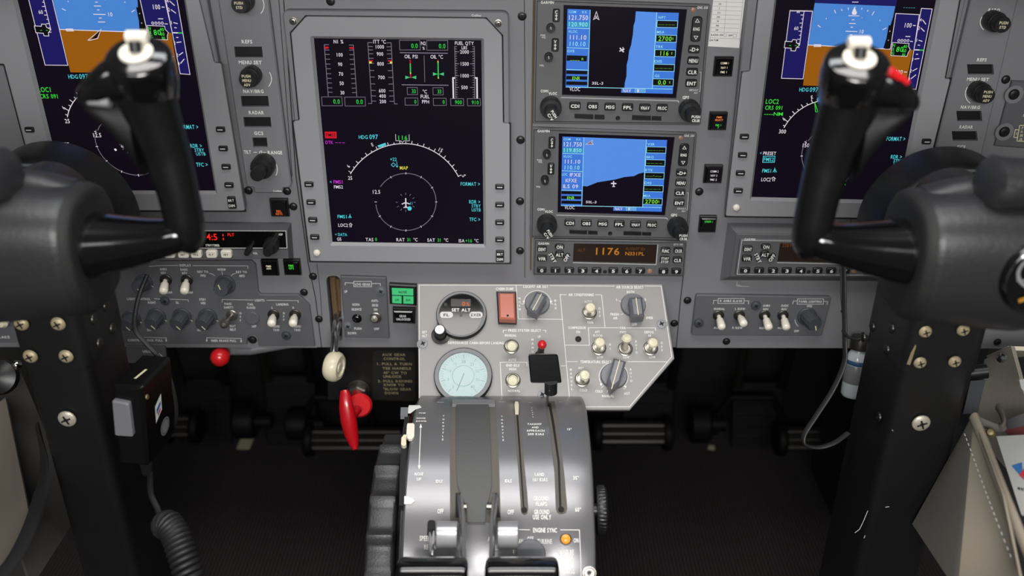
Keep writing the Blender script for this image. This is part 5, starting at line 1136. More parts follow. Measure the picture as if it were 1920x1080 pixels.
for s_, x, y, h, wd in (('TRIM', 405, 137, 13, 40), ('NOSE', 400, 167, 14, 52), ('DOWN', 400, 184, 14, 58), ('NOSE', 388, 490, 19, 50), ('UP', 388, 520, 19, 26), ('IDLE', 505, 532, 20, 40), ('OFF', 512, 705, 26, 34), ('IDLE', 905, 530, 20, 40), ('OFF', 918, 710, 26, 36), ('TAKEOFF', 1056, 201, 16, 82), ('AND', 1060, 220, 16, 40), ('APPROACH', 1062, 239, 17, 104), ('200 KIAS', 1064, 259, 18, 94),
                       ('LAND', 1085, 493, 22, 54), ('161 KIAS', 1088, 523, 22, 88), ('GROUND', 1094, 632, 25, 86), ('FLAPS', 1096, 662, 25, 64), ('GROUND', 1098, 709, 26, 88), ('USE ONLY', 1100, 739, 26, 106), ('15°', 1257, 231, 19, 28), ('35°', 1296, 513, 22, 34), ('60°', 1308, 696, 24, 34), ('FULL', 515, 75, 7, 40), ('FULL', 873, 73, 7, 40), ('UP', 1031, 76, 7, 20), ('0°', 1208, 72, 7, 18),
                       ('ENGINE SYNC', 1117, 815, 25, 138), ('FAN', 972, 878, 26, 34), ('OFF', 1032, 866, 27, 36), ('TURBINE', 1115, 880, 26, 84), ('ON', 1297, 874, 24, 28), ('MUST BE', 1238, 941, 26, 92), ('OFF FOR', 1239, 969, 26, 86), ('TAKEOFF', 1240, 997, 26, 88), ('AND', 1241, 1025, 26, 42), ('LANDING', 1242, 1053, 26, 92), ('SPEED BRAKE', 466, 862, 27, 150), ('RETRACT', 466, 912, 26, 96), ('ALLOW', 850, 915, 26, 72), ('A', 793, 866, 27, 14)):
    I.t(s_, x, y, h, w, width=wd)
for i, c_ in enumerate('THROTTLE'): I.t(c_, 530 - i * .7, 154 + i * 19.5, 14, w); I.t(c_, 867 + i * 1.2, 157 + i * 19.5, 14, w)
for i, c_ in enumerate('FLAPS'): I.t(c_, 1041 + i * 1.6, 108 + i * 13, 10, w)
I.l([(398, 215)] + [(398 - j, 215 + 23 * j) for j in range(1, 10)] + [(389, 450)], 4, w); I.poly([(390, 222), (406, 222), (398, 198)], w); I.poly([(381, 440), (397, 440), (389, 466)], w)
for L in ([(965, 812), (1030, 813)], [(1205, 813), (1316, 814), (1320, 900), (1324, 1000), (1326, 1100)], [(975, 900), (986, 918)], [(1033, 886), (1033, 946)], [(1091, 900), (1080, 918)], [(935, 905), (935, 950)]): I.l(L, 4, w)
I.t('T', 341, 221, 22, 'ink'); I.l(circ(338, 256, 9, 14, ry=10), 3, 'ink', True)
I.done(T, 'lettering'); A.crop = (k, 660, 730)
def radial(c, prof, m, name, par, n=24, lab=None):
    p0 = Vector(Arc.fn(c[0], c[1], 0)); p1 = Vector(Arc.fn(c[0], c[1], 0.01)); mb = MB(); mb.lathe(p0, prof, m, n, axis=p1 - p0); return finish(name, mb, par, label=lab)
radial(A.p(1237, 867), [(0.0050, 0), (0.0050, 0.0006), (0.0042, 0.0008), (0.0042, 0.0002)], 'dark_steel', 'light_ring', T); radial(A.p(1237, 867), [(0.0040, 0), (0.0038, 0.0010), (0.002, 0.0018), (0, 0.0019)], 'amber_lens', 'sync_light', T, lab='amber sync light')
radial(A.p(1035, 955), [(0.0125, 0), (0.0122, 0.0012), (0.0118, 0.0016)], 'knob_grey', 'sync_selector', T)
radial(A.p(1374, 1064), [(0.0058, 0), (0.0058, 0.0006), (0.0045, 0.0008), (0.0040, 0.0020), (0.002, 0.0022), (0, 0.0012)], 'steel', 'screw', T)
# speed brake lever
T = thing('speed_brake_lever', 'thin chrome lever in its own slot left of the thrust levers', 'lever', (0, 0, 0))
c = A.p(460, 778); P0 = Vector(Arc.fn(c[0], c[1], 0)); mb = MB(Arc.fn); mb.flat(rounded([(c[0] - .0034, c[1] - .011), (c[0] + .0034, c[1] - .011), (c[0] + .0034, c[1] + .003), (c[0] - .0034, c[1] + .003)], .003, 4), 0.0006, 'groove'); finish('lever_opening', mb, T)
mb = MB(); mb.tube([P0 - Vector((0, 0, 0.004)), W3(660 + 462 / k, 730 + 800 / k, 0.795), W3(660 + 461 / k, 730 + 880 / k, 0.765), W3(660 + 459 / k, 1030, 0.74), W3(660 + 459 / k, 1044, 0.725)], [0.0016, 0.0028, 0.0028, 0.0020, 0.0016], 'chrome', 12); finish('rod', mb, T)
# thrust levers
for side_, lab in ((0, 'left thrust lever with a black rounded grip and satin metal latch'), (1, 'right thrust lever with a black rounded grip and satin metal latch')):
    T = thing('thrust_lever', lab, 'lever', (0, 0, 0), 'pair of thrust levers')
    for dx in ((0, 11) if not side_ else (0, -11)):
        bx = (620 if not side_ else 836) + dx * 1.4; tx = (642 if not side_ else 812) + dx * 0.4
        c = A.p(bx, 640); P0 = Vector(Arc.fn(c[0], c[1], -0.004)); P1 = W3(660 + (bx * .35 + tx * .65) / k, 730 + 760 / k, 0.775); P2 = W3(660 + tx / k, 730 + 960 / k, 0.725)
        mb = MB(); mb.tube([P0, P1, P2, P2 + (P2 - P1) * 0.5], [(0.0095, 0.0020)] * 4, 'satin_metal' if dx else 'pedestal_grey', 8, ref=(0, -0.6, 0.8)); finish('lever_arm', mb, T)
    c = A.p(650 if not side_ else 795, 690); P0 = Vector(Arc.fn(c[0], c[1], 0.006)); mb = MB(); mb.tube([P0 - Vector((.0022, 0, 0)), P0 + Vector((.0022, 0, 0))], 0.0026, 'steel', 14); finish('pivot_pin', mb, T)
    # satin latch: rounded drum beside the arm
    x0, x1 = ((490, 612) if not side_ else (842, 962)); a = W3(660 + x0 / k, 730 + 845 / k, 0.752); b_ = W3(660 + x1 / k, 730 + 845 / k, 0.752)
    up = Vector((0, 0.35, 0.94)).normalized(); dp = Vector((0, -0.94, 0.35)).normalized(); mb = MB(); secs = []
    for t, s_ in ((0, .90), (0.03, .98), (0.08, 1), (0.92, 1), (0.97, .98), (1, .90)): secs.append((a.lerp(b_, t), up, dp, 0.0105 * s_, 0.0095 * s_, 3.2))
    mb.loft(secs, 'satin_metal', 32); finish('reverser_latch', mb, T)
    # black grip
    xs = ((744, 878) if not side_ else (909, 1048)); a = W3(xs[0], 1083, 0.700); b_ = W3(xs[1], 1083, 0.700); mb = MB(); secs = []
    for t, s_ in ((0, .55), (0.012, .8), (0.04, .95), (0.09, 1), (0.91, 1), (0.96, .95), (0.988, .8), (1, .55)): secs.append((a.lerp(b_, t), up, dp, 0.0145 * s_, 0.0150 * s_, 2.4))
    mb.loft(secs, 'black_gloss', 36); finish('grip', mb, T)
    sx = (xs[0] + (xs[1] - xs[0]) * (0.15 if not side_ else 0.87)); 
# flap lever
T = thing('flap_lever', 'flap lever with a square black handle on a chrome stem', 'lever', (0, 0, 0))
Z = 0.865; a = A.p(1134, 96); P0 = Vector(Arc.fn(a[0], a[1], -0.002)); P1 = W3(1026, 745, 0.882); P2 = W3(1031, 728, 0.868)
mb = MB(); mb.tube([P0, P1, P2], [(0.0028, 0.0014)] * 3, 'chrome', 10, ref=(0, -1, 0.2)); finish('stem', mb, T)
mb = MB(); q = W3(1034, 712, 0.862); nrm = Vector((0.05, -0.93, 0.36)).normalized(); ux = Vector((1, 0, 0.02)).normalized(); uy = nrm.cross(ux).normalized(); ux = uy.cross(nrm)
s0 = W3(1033, 737, 0.874); mb.tube([s0, s0.lerp(W3(1033, 716, 0.866), 1)], [(0.0045, 0.0060), (0.0045, 0.0060)], 'black_plastic', 12, ref=nrm); finish('handle_neck', mb, T)
H_ = Frame(W3(1022, 692, Z), ux, uy); mb = MB(lambda u, v, w: tuple(H_.o + H_.e[0] * u + H_.e[1] * v + H_.e[2] * w))
mb.prism(rounded(H_.pts([(990.5, 665.5), (1046, 664.5), (1053.5, 718.5), (995, 718.5)]), 0.0022, 4), -0.006, 0.0, 'black_gloss', bev=0.0010); finish('handle', mb, T)
# trim wheel
T = thing('pitch_trim_control', 'black ribbed pitch trim wheel on the left side of the pedestal', 'wheel', (0, 0, 0))
wc = Vector((0, -0.200, 0.305)); R = 0.1165; wx0 = (685 - 960) / FPX * 0.79; wx1 = (741 - 960) / FPX * 0.79; nr = 22; mb = MB(); vs = []; fs = []; n = nr * 10; prof = [(0, -.016), (0.0, -0.006), (0.0025, -0.001), (0.06, 0), (0.94, 0), (0.9975, -0.001), (1.0, -0.006), (1, -.016)]
prof = [(0.0, -0.018), (0.0, -0.004), (0.06, -0.0008), (0.14, 0), (0.86, 0), (0.94, -0.0008), (1.0, -0.004), (1.0, -0.018)]
for i in range(n):
    an = 2 * PI * i / n + 0.09; ph = (i % 10) / 10; rib = (0, 0, .0006, .0030, .0056, .0046, .0012, 0, 0, 0)[i % 10]
    for t, d in prof:
        edge = 1.0 if 0.05 < t < 0.95 else 0.45
        rr = R + d + (rib * edge if d > -0.01 else 0); vs.append((wx0 + (wx1 - wx0) * t, wc.y + rr * math.cos(an), wc.z + rr * math.sin(an)))
m_ = len(prof)
for i in range(n):
    j = (i + 1) % n
    for q in range(m_ - 1): fs.append((i * m_ + q, i * m_ + q + 1, j * m_ + q + 1, j * m_ + q))
    fs.append((i * m_ + m_ - 1, i * m_, j * m_, j * m_ + m_ - 1))
mb.add(vs, fs, 'wheel_rubber'); finish('ribbed_rim', mb, T, smooth=50)
mb = MB(); mb.lathe((wx0 + 0.004, wc.y, wc.z), [(0.001, 0), (R - 0.017, 0), (R - 0.017, 0.012), (0.02, 0.014), (0.02, 0.034), (0, 0.034)], 'black_plastic', 48, axis=(1, 0, 0)); finish('web', mb, T)
mb = MB(); mb.lathe((wx1 + 0.0020, AC[0], AC[1]), [(AR - 0.040, 0), (AR - 0.012, 0), (AR - 0.006, 0.003), (AR - 0.007, 0.0075)], 'black_plastic', 64, axis=(1, 0, 0)); tag(finish('trim_indicator_drum', mb, None), 'dark curved drum between the trim wheel and the pedestal', 'drum')
# friction knob on the right side
T = thing('friction_knob', 'thin black knurled knob on the right side of the pedestal', 'knob', (0, 0, 0))
c = W3(1118, 957, 0.80); mb = MB(); mb.lathe(c, [(0.006, -0.012), (0.006, 0), (0.0205, 0.0005), (0.0215, 0.002, 1), (0.0215, 0.0065, 1), (0.020, 0.008)], 'black_plastic', axis=(1, 0, 0), flute=40, fd=0.0006); finish('dial', mb, T)

# ================================================================== rudder pedals and tubes in the dark
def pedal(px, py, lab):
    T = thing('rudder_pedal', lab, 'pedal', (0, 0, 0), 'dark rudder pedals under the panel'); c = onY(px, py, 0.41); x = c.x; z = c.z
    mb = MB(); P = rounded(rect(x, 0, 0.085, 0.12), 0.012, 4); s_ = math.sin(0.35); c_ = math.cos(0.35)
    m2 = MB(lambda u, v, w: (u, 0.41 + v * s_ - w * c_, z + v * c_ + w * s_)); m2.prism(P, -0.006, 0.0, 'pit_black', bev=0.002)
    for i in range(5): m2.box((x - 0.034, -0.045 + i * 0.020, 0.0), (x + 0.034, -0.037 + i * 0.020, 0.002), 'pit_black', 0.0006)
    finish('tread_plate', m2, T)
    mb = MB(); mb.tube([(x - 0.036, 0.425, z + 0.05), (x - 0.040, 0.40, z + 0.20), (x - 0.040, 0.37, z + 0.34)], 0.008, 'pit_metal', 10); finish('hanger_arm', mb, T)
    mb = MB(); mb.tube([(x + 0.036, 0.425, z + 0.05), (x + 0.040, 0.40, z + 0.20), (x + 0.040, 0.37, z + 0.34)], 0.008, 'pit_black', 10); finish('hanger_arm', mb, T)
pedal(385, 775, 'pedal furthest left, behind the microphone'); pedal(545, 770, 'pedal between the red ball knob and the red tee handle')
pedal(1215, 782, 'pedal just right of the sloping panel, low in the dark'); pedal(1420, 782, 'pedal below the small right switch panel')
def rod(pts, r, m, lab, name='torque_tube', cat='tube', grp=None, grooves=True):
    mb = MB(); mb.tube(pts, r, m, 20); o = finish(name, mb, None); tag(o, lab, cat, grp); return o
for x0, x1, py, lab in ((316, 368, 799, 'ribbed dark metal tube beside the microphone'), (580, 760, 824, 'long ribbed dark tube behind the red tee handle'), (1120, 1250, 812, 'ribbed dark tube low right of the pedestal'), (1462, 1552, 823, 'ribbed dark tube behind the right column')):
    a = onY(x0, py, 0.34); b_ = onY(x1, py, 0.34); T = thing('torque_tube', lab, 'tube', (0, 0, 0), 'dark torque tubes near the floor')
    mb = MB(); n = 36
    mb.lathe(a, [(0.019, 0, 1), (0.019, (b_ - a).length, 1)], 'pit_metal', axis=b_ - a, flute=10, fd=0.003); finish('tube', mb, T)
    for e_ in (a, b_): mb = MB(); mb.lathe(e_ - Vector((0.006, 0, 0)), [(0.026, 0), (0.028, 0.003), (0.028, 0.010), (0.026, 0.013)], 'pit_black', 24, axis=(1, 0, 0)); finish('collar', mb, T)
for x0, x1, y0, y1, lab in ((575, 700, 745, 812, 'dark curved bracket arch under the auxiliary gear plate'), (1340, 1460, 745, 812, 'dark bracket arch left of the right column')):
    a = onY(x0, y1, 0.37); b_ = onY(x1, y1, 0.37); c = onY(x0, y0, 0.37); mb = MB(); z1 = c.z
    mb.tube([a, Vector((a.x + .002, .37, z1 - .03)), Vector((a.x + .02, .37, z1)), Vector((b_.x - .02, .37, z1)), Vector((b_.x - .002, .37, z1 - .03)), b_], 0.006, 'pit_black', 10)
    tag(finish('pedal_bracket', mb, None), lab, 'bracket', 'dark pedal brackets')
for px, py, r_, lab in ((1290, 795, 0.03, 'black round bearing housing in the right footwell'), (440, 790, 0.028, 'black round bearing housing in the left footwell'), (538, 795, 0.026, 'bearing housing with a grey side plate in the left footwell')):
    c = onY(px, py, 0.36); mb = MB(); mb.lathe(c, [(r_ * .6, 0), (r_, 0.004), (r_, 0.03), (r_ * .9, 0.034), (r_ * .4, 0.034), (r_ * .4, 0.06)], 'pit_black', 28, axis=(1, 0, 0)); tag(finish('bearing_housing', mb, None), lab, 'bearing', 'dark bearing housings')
T = None
mb = MB(); c = onZ(460, 832, 0.0); mb.prism(rounded(rect(c.x, c.y, 0.022, 0.030), 0.002, 2), 0.0, 0.0012, 'tape'); tag(finish('tape_piece', mb, None), 'small pale yellowish tape piece on the dark floor', 'tape')
mb = MB(); c = onZ(1333, 840, 0.0); mb.prism(rounded([(c.x - .006, c.y - .004), (c.x + .005, c.y - .006), (c.x + .007, c.y + .004), (c.x - .003, c.y + .006)], 0.002, 2), 0.0, 0.002, 'tape'); tag(finish('debris_piece', mb, None), 'tiny pale scrap on the dark floor, right side', 'scrap')

# ================================================================== control columns
YC = -0.22
def column(xL, xM, xI, xb, lab, sg):
    """xL,xM: outer and inner edge of the front face at y=700; xI: far edge of the inboard side face"""
    a = onY(xL, 700, YC); b_ = onY(xM, 700, YC); x_out, x_in = a.x, b_.x
    r = ray(xI, 700); t = x_in / r.x; back = (CAM + r * t).y
    T = thing('control_column', lab, 'control column', ((x_out + x_in) / 2, YC, 0), 'black square control columns'); cx = (x_out + x_in) / 2; hw = abs(x_out - x_in) / 2; hd = (back - YC) / 2; cy = YC + hd
    off = Vector((cx, YC, 0)); ORG[T.name] = Vector()
    def loc(v): return Vector(v) - off
    def fnl(u, v, w): return (u - cx, v - YC, w)
    topz = onY(1700, 690, YC).z
    mb = MB(fnl); P = rounded([(cx - hw, cy - hd), (cx + hw, cy - hd), (cx + hw, cy + hd), (cx - hw, cy + hd)], 0.010, 5); mb.prism(P, 0.0, topz, 'column_black'); finish('post', mb, T)
    tz = onY(1700, 596, YC).z
    mb = MB(fnl); mb.prism(inset(ccw(P), -0.0016), topz - 0.004, tz + 0.02, 'column_black', bev=0.002); col = finish('collar', mb, T)
    # curved head cover behind the wheel
    cz = onY(1752, 462, YC + .02).z
    mb = MB(); c0 = loc((x_in + (x_out - x_in) * 0.55, YC + 0.025, cz)); Rr = 0.064
    mb.lathe(c0, [(Rr * .2, 0.060), (Rr * .92, 0.060), (Rr, 0.054), (Rr, 0.016), (Rr * .97, 0.008), (Rr * .93, 0.004), (Rr * .80, 0.000), (Rr * .3, -0.002), (0, -.002)], 'drum_black', 56, axis=(0, 1, 0)); finish('head_drum', mb, T)
    mb = MB(); mb.lathe(c0, [(Rr * .935, 0.0035), (Rr * .945, 0.0045), (Rr * .955, 0.0062)], 'groove_soft', 56, axis=(0, 1, 0), caps=False); finish('drum_edge', mb, T)
    mb = MB(); zz = tz - off.z
    mb.loft([(loc((cx, cy, tz + 0.018)), (1, 0, 0), (0, 1, 0), hw, hd, 5), (loc((cx + (c0.x + off.x - cx) * .3, cy, tz + 0.035)), (1, 0, 0), (0, 1, 0), hw * 1.15, hd * .9, 4), (loc((c0.x + off.x, cy - .01, cz - .02)), (1, 0, 0), (0, 1, 0), hw * 1.3, hd * .75, 4)], 'column_black', 32); finish('neck', mb, T)
    return T, x_in, x_out, back, off
def front_screw(T, off, px, py, r, m='steel', y=YC, nm='screw'):
    c = onY(px, py, y - 0.002) - off; mb = MB(); mb.lathe(c, [(r, 0), (r * .96, 0.0010), (r * .7, 0.0024), (r * .28, 0.0028), (r * .22, 0.0010), (0, 0.0010)], m, 20, axis=(0, -1, 0))
    for a in (0.4, 0.4 + PI / 2):
        d = Vector((math.cos(a), 0, math.sin(a))) * r * .55; mb.tube([c - d + Vector((0, -.0027, 0)), c + d + Vector((0, -.0027, 0))], r * .11, 'groove', 6)
    finish(nm, mb, T)
T, xi, xo, bk, off = column(1830, 1690, 1608, 0, 'right black square control column under the right yoke', 1)
front_screw(T, off, 1727, 793, 0.0078, m='pale_screw')
for L_ in ([(1627, 958), (1620, 975), (1612, 992), (1603, 999)], [(1660, 951), (1667, 950)], [(1673, 806), (1674, 808)], [(1622, 1004), (1620, 1009)]):
    mb = MB(); mb.tube([onY(x_, y_, YC - .0002) - off for x_, y_ in L_], 0.0003, 'dull_white', 5); finish('paint_scratch', mb, T)
for x, y in ((1735, 622), (1806, 619), (1725, 680), (1790, 678)): front_screw(T, off, x, y, 0.0052, m='tan_screw', y=YC - 0.002)
for px, py in ((1672, 615), (1636, 612), (1663, 655), (1648, 782), (1619, 632)):
    c = onX(px, py, xi - 0.0016) - off; mb = MB(); mb.lathe(c, [(0.0048, 0), (0.0044, 0.0012), (0.0015, 0.0018), (0, 0.0008)], 'black_plastic', 16, axis=(-1, 0, 0)); finish('screw', mb, T)
mb = MB(); c = onY(1709, 665, YC - .0022) - off; mb.fn = lambda u, v, w: (c.x + u, c.y - w, c.z + v); mb.flat([(-.0022, -.009), (.0008, -.010), (.0022, .008), (.0012, .010), (-.001, .002)], 0.0002, 'placard_text'); finish('paint_chip', mb, T)
T, xi, xo, bk, off = column(46, 168, 252, 0, 'left black square control column holding the microphone clip', -1)
front_screw(T, off, 126, 785, 0.0078, m='pale_screw')
for x, y in ((40, 607), (109, 607), (57, 668), (124, 668)): front_screw(T, off, x, y, 0.0060, m='tan_screw', y=YC - 0.002)
for px, py in ((211, 615), (187, 643), (176, 598), (199, 573)):
    c = onX(px, py, xi + 0.0016) - off; mb = MB(); mb.lathe(c, [(0.0052, 0), (0.0048, 0.0012), (0.0015, 0.0018), (0, 0.0008)], 'dark_steel', 16, axis=(1, 0, 0)); finish('screw', mb, T)

# ================================================================== control wheels
YW = -0.31
def yoke(lab, sg, px0, grp='pair of black control wheels'):
    """sg=+1: right wheel whose left horn is seen; all points are read on the wheel plane of the right wheel and mirrored for the left"""
    hub = onY(1905, 492, YW)
    def L(px, py, y=0.0):
        q = onY(px, py, YW + y); return Vector(((q.x - hub.x), y, (q.z - hub.z)))
    o = onY(px0[0], px0[1], YW)
    T = thing('control_wheel', lab, 'control wheel', (o.x, YW, o.z), grp)
    def fx(v): return Vector((v.x * sg, v.y, v.z))
    def M(): return MB(lambda u, v, w: (u * sg, v, w))
    def emit(mb, name, lab=None, par=None, smooth=45):
        if sg < 0: mb.f = [f[::-1] for f in mb.f]
        return finish(name, mb, par or T, label=lab, smooth=smooth)
    def tube(P, R, m, **kw):
        mb = MB(); mb.tube(P, R, m, **kw); mb.v = [(v[0] * sg, v[1], v[2]) for v in mb.v]; return mb
    def lathe(c, pr, m, n=28, **kw):
        mb = MB(); mb.lathe(c, pr, m, n, **kw); mb.v = [(v[0] * sg, v[1], v[2]) for v in mb.v]; return mb
    def loft(secs, m, n=36):
        mb = MB(); mb.loft(secs, m, n); mb.v = [(v[0] * sg, v[1], v[2]) for v in mb.v]; return mb
    EY, EZ = Vector((0, -1, 0)), Vector((0, 0, 1))
    # hub: a leathery body running across, sections perpendicular to x
    hx = abs(L(1712, 480).x); hz = 0.044; secs = []
    for t, s_, dz in ((-1.0, .80, 0), (-.985, .90, 0), (-.95, .97, 0), (-.88, 1.0, 0), (-.6, 1.04, 0), (-.3, 1.08, -.001), (0, 1.10, -.002), (.3, 1.08, -.001), (.6, 1.04, 0), (.88, 1.0, 0), (.95, .97, 0), (.985, .9, 0), (1.0, .8, 0)):
        secs.append((Vector((t * hx, 0.012, dz)), EY, EZ, 0.040 * s_, hz * s_, 2.7))
    emit(loft(secs, 'hub_charcoal', 44), 'hub')
    # darker socket rims at both ends
    for e_ in (-1, 1):
        secs = [(Vector((e_ * hx * f, 0.012, 0)), EY, EZ, 0.040 * q, hz * q, 2.7) for f, q in ((.955, 1.0), (.985, .985), (1.03, .95), (1.055, .90), (1.06, .80))]
        if e_ < 0: secs = secs[::-1]
        emit(loft(secs, 'black_matte', 40), 'arm_socket')
    # horn arms and uprights on both sides
    for e_ in (-1, 1):
        def Q(px, py, y=0.0):
            v = L(px, py, y); return Vector((-v.x * e_ if e_ > 0 else v.x, v.y, v.z))
        f = lambda v: v
        secs = []
        for px, ry, rz, py, y in ((1722, .026, .0240, 473, .008), (1690, .024, .0215, 471, .007), (1640, .020, .0180, 467, .004), (1590, .0165, .0145, 461, .002), (1556, .0150, .0125, 455, 0), (1534, .0148, .0120, 449, 0), (1516, .0125, .0105, 446, 0), (1508, .0085, .0075, 445, 0)):
            secs.append((Q(px, py, y), EY, EZ, ry, rz, 2.3))
        emit(loft(secs if e_ < 0 else secs, 'black_gloss', 32), 'horn_arm')
        P = [Q(1527, 470), Q(1520, 452), Q(1523, 425), Q(1535, 370), Q(1556, 300), Q(1578, 240, -.002), Q(1594, 195, -.004), Q(1604, 160, -.006)]
        R = [(.0085, .0105), (.0125, .0125), (.0135, .0128), (.0135, .0132), (.0138, .0152), (.0148, .0168), (.0155, .0180), (.0160, .0185)]
        # sections widen sideways toward the head
        PP = []; RR = []
        for i in range(len(P) - 1):
            for j in range(4):
                t = j / 4; PP.append(P[i].lerp(P[i + 1], t)); RR.append(tuple(R[i][c] * (1 - t) + R[i + 1][c] * t for c in (0, 1)))
        PP.append(P[-1]); RR.append(R[-1])
        emit(tube(PP, RR, 'black_grip', n=28, ref=(0, 1, 0)), 'horn_grip')
        # head: short drum with a tilted top face
        top = Q(1611, 112, -.012); ax = Vector((-0.02 * (1 if e_ < 0 else -1), -0.42, 0.90)).normalized(); r_ = 0.0200
        emit(lathe(top - ax * 0.012, [(r_ * .80, -0.022), (r_ * .95, -0.010), (r_, 0.0), (r_ * 1.0, 0.007), (r_ * .96, 0.010), (r_ * .86, 0.012), (0, 0.0124)], 'black_gloss', 40, axis=ax), 'horn_head')
        b0 = top + ax * 0.0006
        bt = emit(lathe(b0, [(0.0100, 0), (0.0098, 0.0014), (0.0078, 0.0022), (0.0058, 0.0018), (0.0052, 0.0004), (0, 0.0004)], 'toggle_white', 32, axis=ax), 'trim_switch', lab='white ringed thumb switch')
        up_ = Vector((0, 0.9, 0.42)); emit(tube([b0 + ax * 0.001 , b0 + ax * 0.006 + up_ * 0.003], [0.0036, 0.0034], 'black_plastic', n=16), 'switch_stem', par=bt)
        c1 = b0 + ax * 0.0055 + up_ * 0.0085; emit(loft([(c1 - Vector((.0062, 0, 0)), up_, ax, .0036, .0030, 3), (c1 + Vector((.0062, 0, 0)), up_, ax, .0036, .0030, 3)], 'toggle_white', 20), 'switch_cap', par=bt)
        # side pod toward the wheel centre: outline read as (x, top, bottom)
        def blade(st, m, n_, pw, nm):
            secs = []
            for px, t_, b_, ry, y_ in st:
                a_ = Q(px, t_, y_); c_ = Q(px, b_, y_); secs.append(((a_ + c_) / 2, EY, EZ, ry, abs(a_.z - c_.z) / 2, pw))
            emit(loft(secs, m, n_), nm)
        blade(((1612, 104, 200, .0165, -.004), (1645, 110, 203, .0170, -.006), (1672, 129, 205, .0160, -.008), (1695, 150, 206, .0140, -.008), (1711, 170, 204, .0105, -.008), (1718, 184, 197, .0060, -.008)), 'black_gloss', 32, 2.6, 'side_pod')
        blade(((1608, 190, 340, .0120, -.002), (1630, 190, 300, .0130, -.002), (1655, 192, 262, .0130, -.004), (1680, 194, 238, .0115, -.006), (1700, 196, 219, .0085, -.006)), 'pod_black', 28, 2.1, 'pod_fairing')
        if sg > 0:
            a = Q(1668, 133, -.020); b_ = Q(1700, 156, -.019); emit(tube([a, b_], [0.0030, 0.0024], 'red_bright', n=14), 'trigger_switch', lab='orange red rocker')
        else:
            a = Q(1660, 205, -.021); b_ = Q(1700, 203, -.0195); emit(tube([a, b_], [0.0028, 0.0020], 'satin_metal', n=12), 'pod_edge_strip')
    # round maker's emblem in the middle
    c = Vector((0.0, -0.031, 0.004)); em_ = emit(lathe(c, [(0.0264, 0.004), (0.0264, -0.001), (0.0246, -0.0040), (0.0231, -0.0030), (0.0231, -0.0010), (0, -0.0010)], 'black_gloss', 48, axis=(0, 1, 0)), 'hub_badge')
    emit(lathe(c, [(0.0231, -0.0028), (0.0239, -0.0044), (0.0248, -0.0040)], 'chrome', 48, axis=(0, 1, 0), caps=False) if False else lathe(c + Vector((0, -.0040, 0)), [(0.0231, 0.0012), (0.0238, -0.0006), (0.0246, 0.0006), (0.0248, 0.0014)], 'chrome', 48, axis=(0, 1, 0), caps=False), 'badge_ring', par=em_)
    mb = MB(lambda u, v, w: (u * .88, c.y - 0.0014 - w, c.z + v * .88)); 
    mb.line([(0.0185 * math.cos(a_), 0.006 + 0.0145 * math.sin(a_)) for a_ in [math.radians(35 + i * 12) for i in range(24)]], 0.0026, 0.0004, 'satin_metal')
    mb.line([(0.006 + 0.0150 * math.cos(a_), 0.004 + 0.0190 * math.sin(a_)) for a_ in [math.radians(70 + i * 10) for i in range(15)]], 0.0036, 0.0006, 'logo_gold')
    mb.line([(0.004, -0.012), (-0.008, -0.0165), (-0.0125, -0.0185)], 0.0034, 0.0006, 'logo_gold'); mb.line([(-0.018, -0.0015), (0.018, 0.0)], 0.0014, 0.0005, 'satin_metal')
    for i in range(3): mb.line([(-0.004 + i * .004, -0.003), (-0.004 + i * .004, 0.006)], 0.0018, 0.0008, 'satin_metal')
    finish('emblem', mb, em_)
    # chart clip on top of the hub
    secs = [(L(1905 + dx_, 0 + py, y_), EY, EZ, ry, rz, 2.3) for dx_, py, y_, ry, rz in ((-68, 352, .004, .006, .006), (-62, 345, .002, .014, .014), (-44, 342, 0, .018, .0175), (-20, 344, 0, .019, .0165), (10, 345, 0, .019, .016), (40, 344, 0, .018, .017), (60, 346, .002, .014, .013), (66, 352, .004, .006, .006))]
    emit(loft(secs, 'hub_charcoal', 32), 'top_clip')
    secs = [(Vector((x_, .022, 0.040)), EY, EZ, .012, rz, 2.5) for x_, rz in ((-0.062, .004), (-0.045, .010), (-0.02, .014), (0.02, .014), (0.045, .010), (0.062, .004))]
    emit(loft(secs, 'hub_charcoal', 28), 'hub_crown')
    # shaft into the column head
    emit(lathe(Vector((0, 0.03, -.004)), [(0.036, 0), (0.036, 0.04), (0.03, 0.085)], 'column_black', 36, axis=(0, 1, 0)), 'shaft')
    return T
yoke('right black control wheel, its left horn and round badge in view', 1, (1905, 492))
yoke('left black control wheel with only its right horn in view', -1, (-36, 478))

# ================================================================== hand microphone on the left column
T = thing('hand_microphone', 'black hand microphone with a grey talk key, clipped to left column', 'microphone', (0, 0, 0))
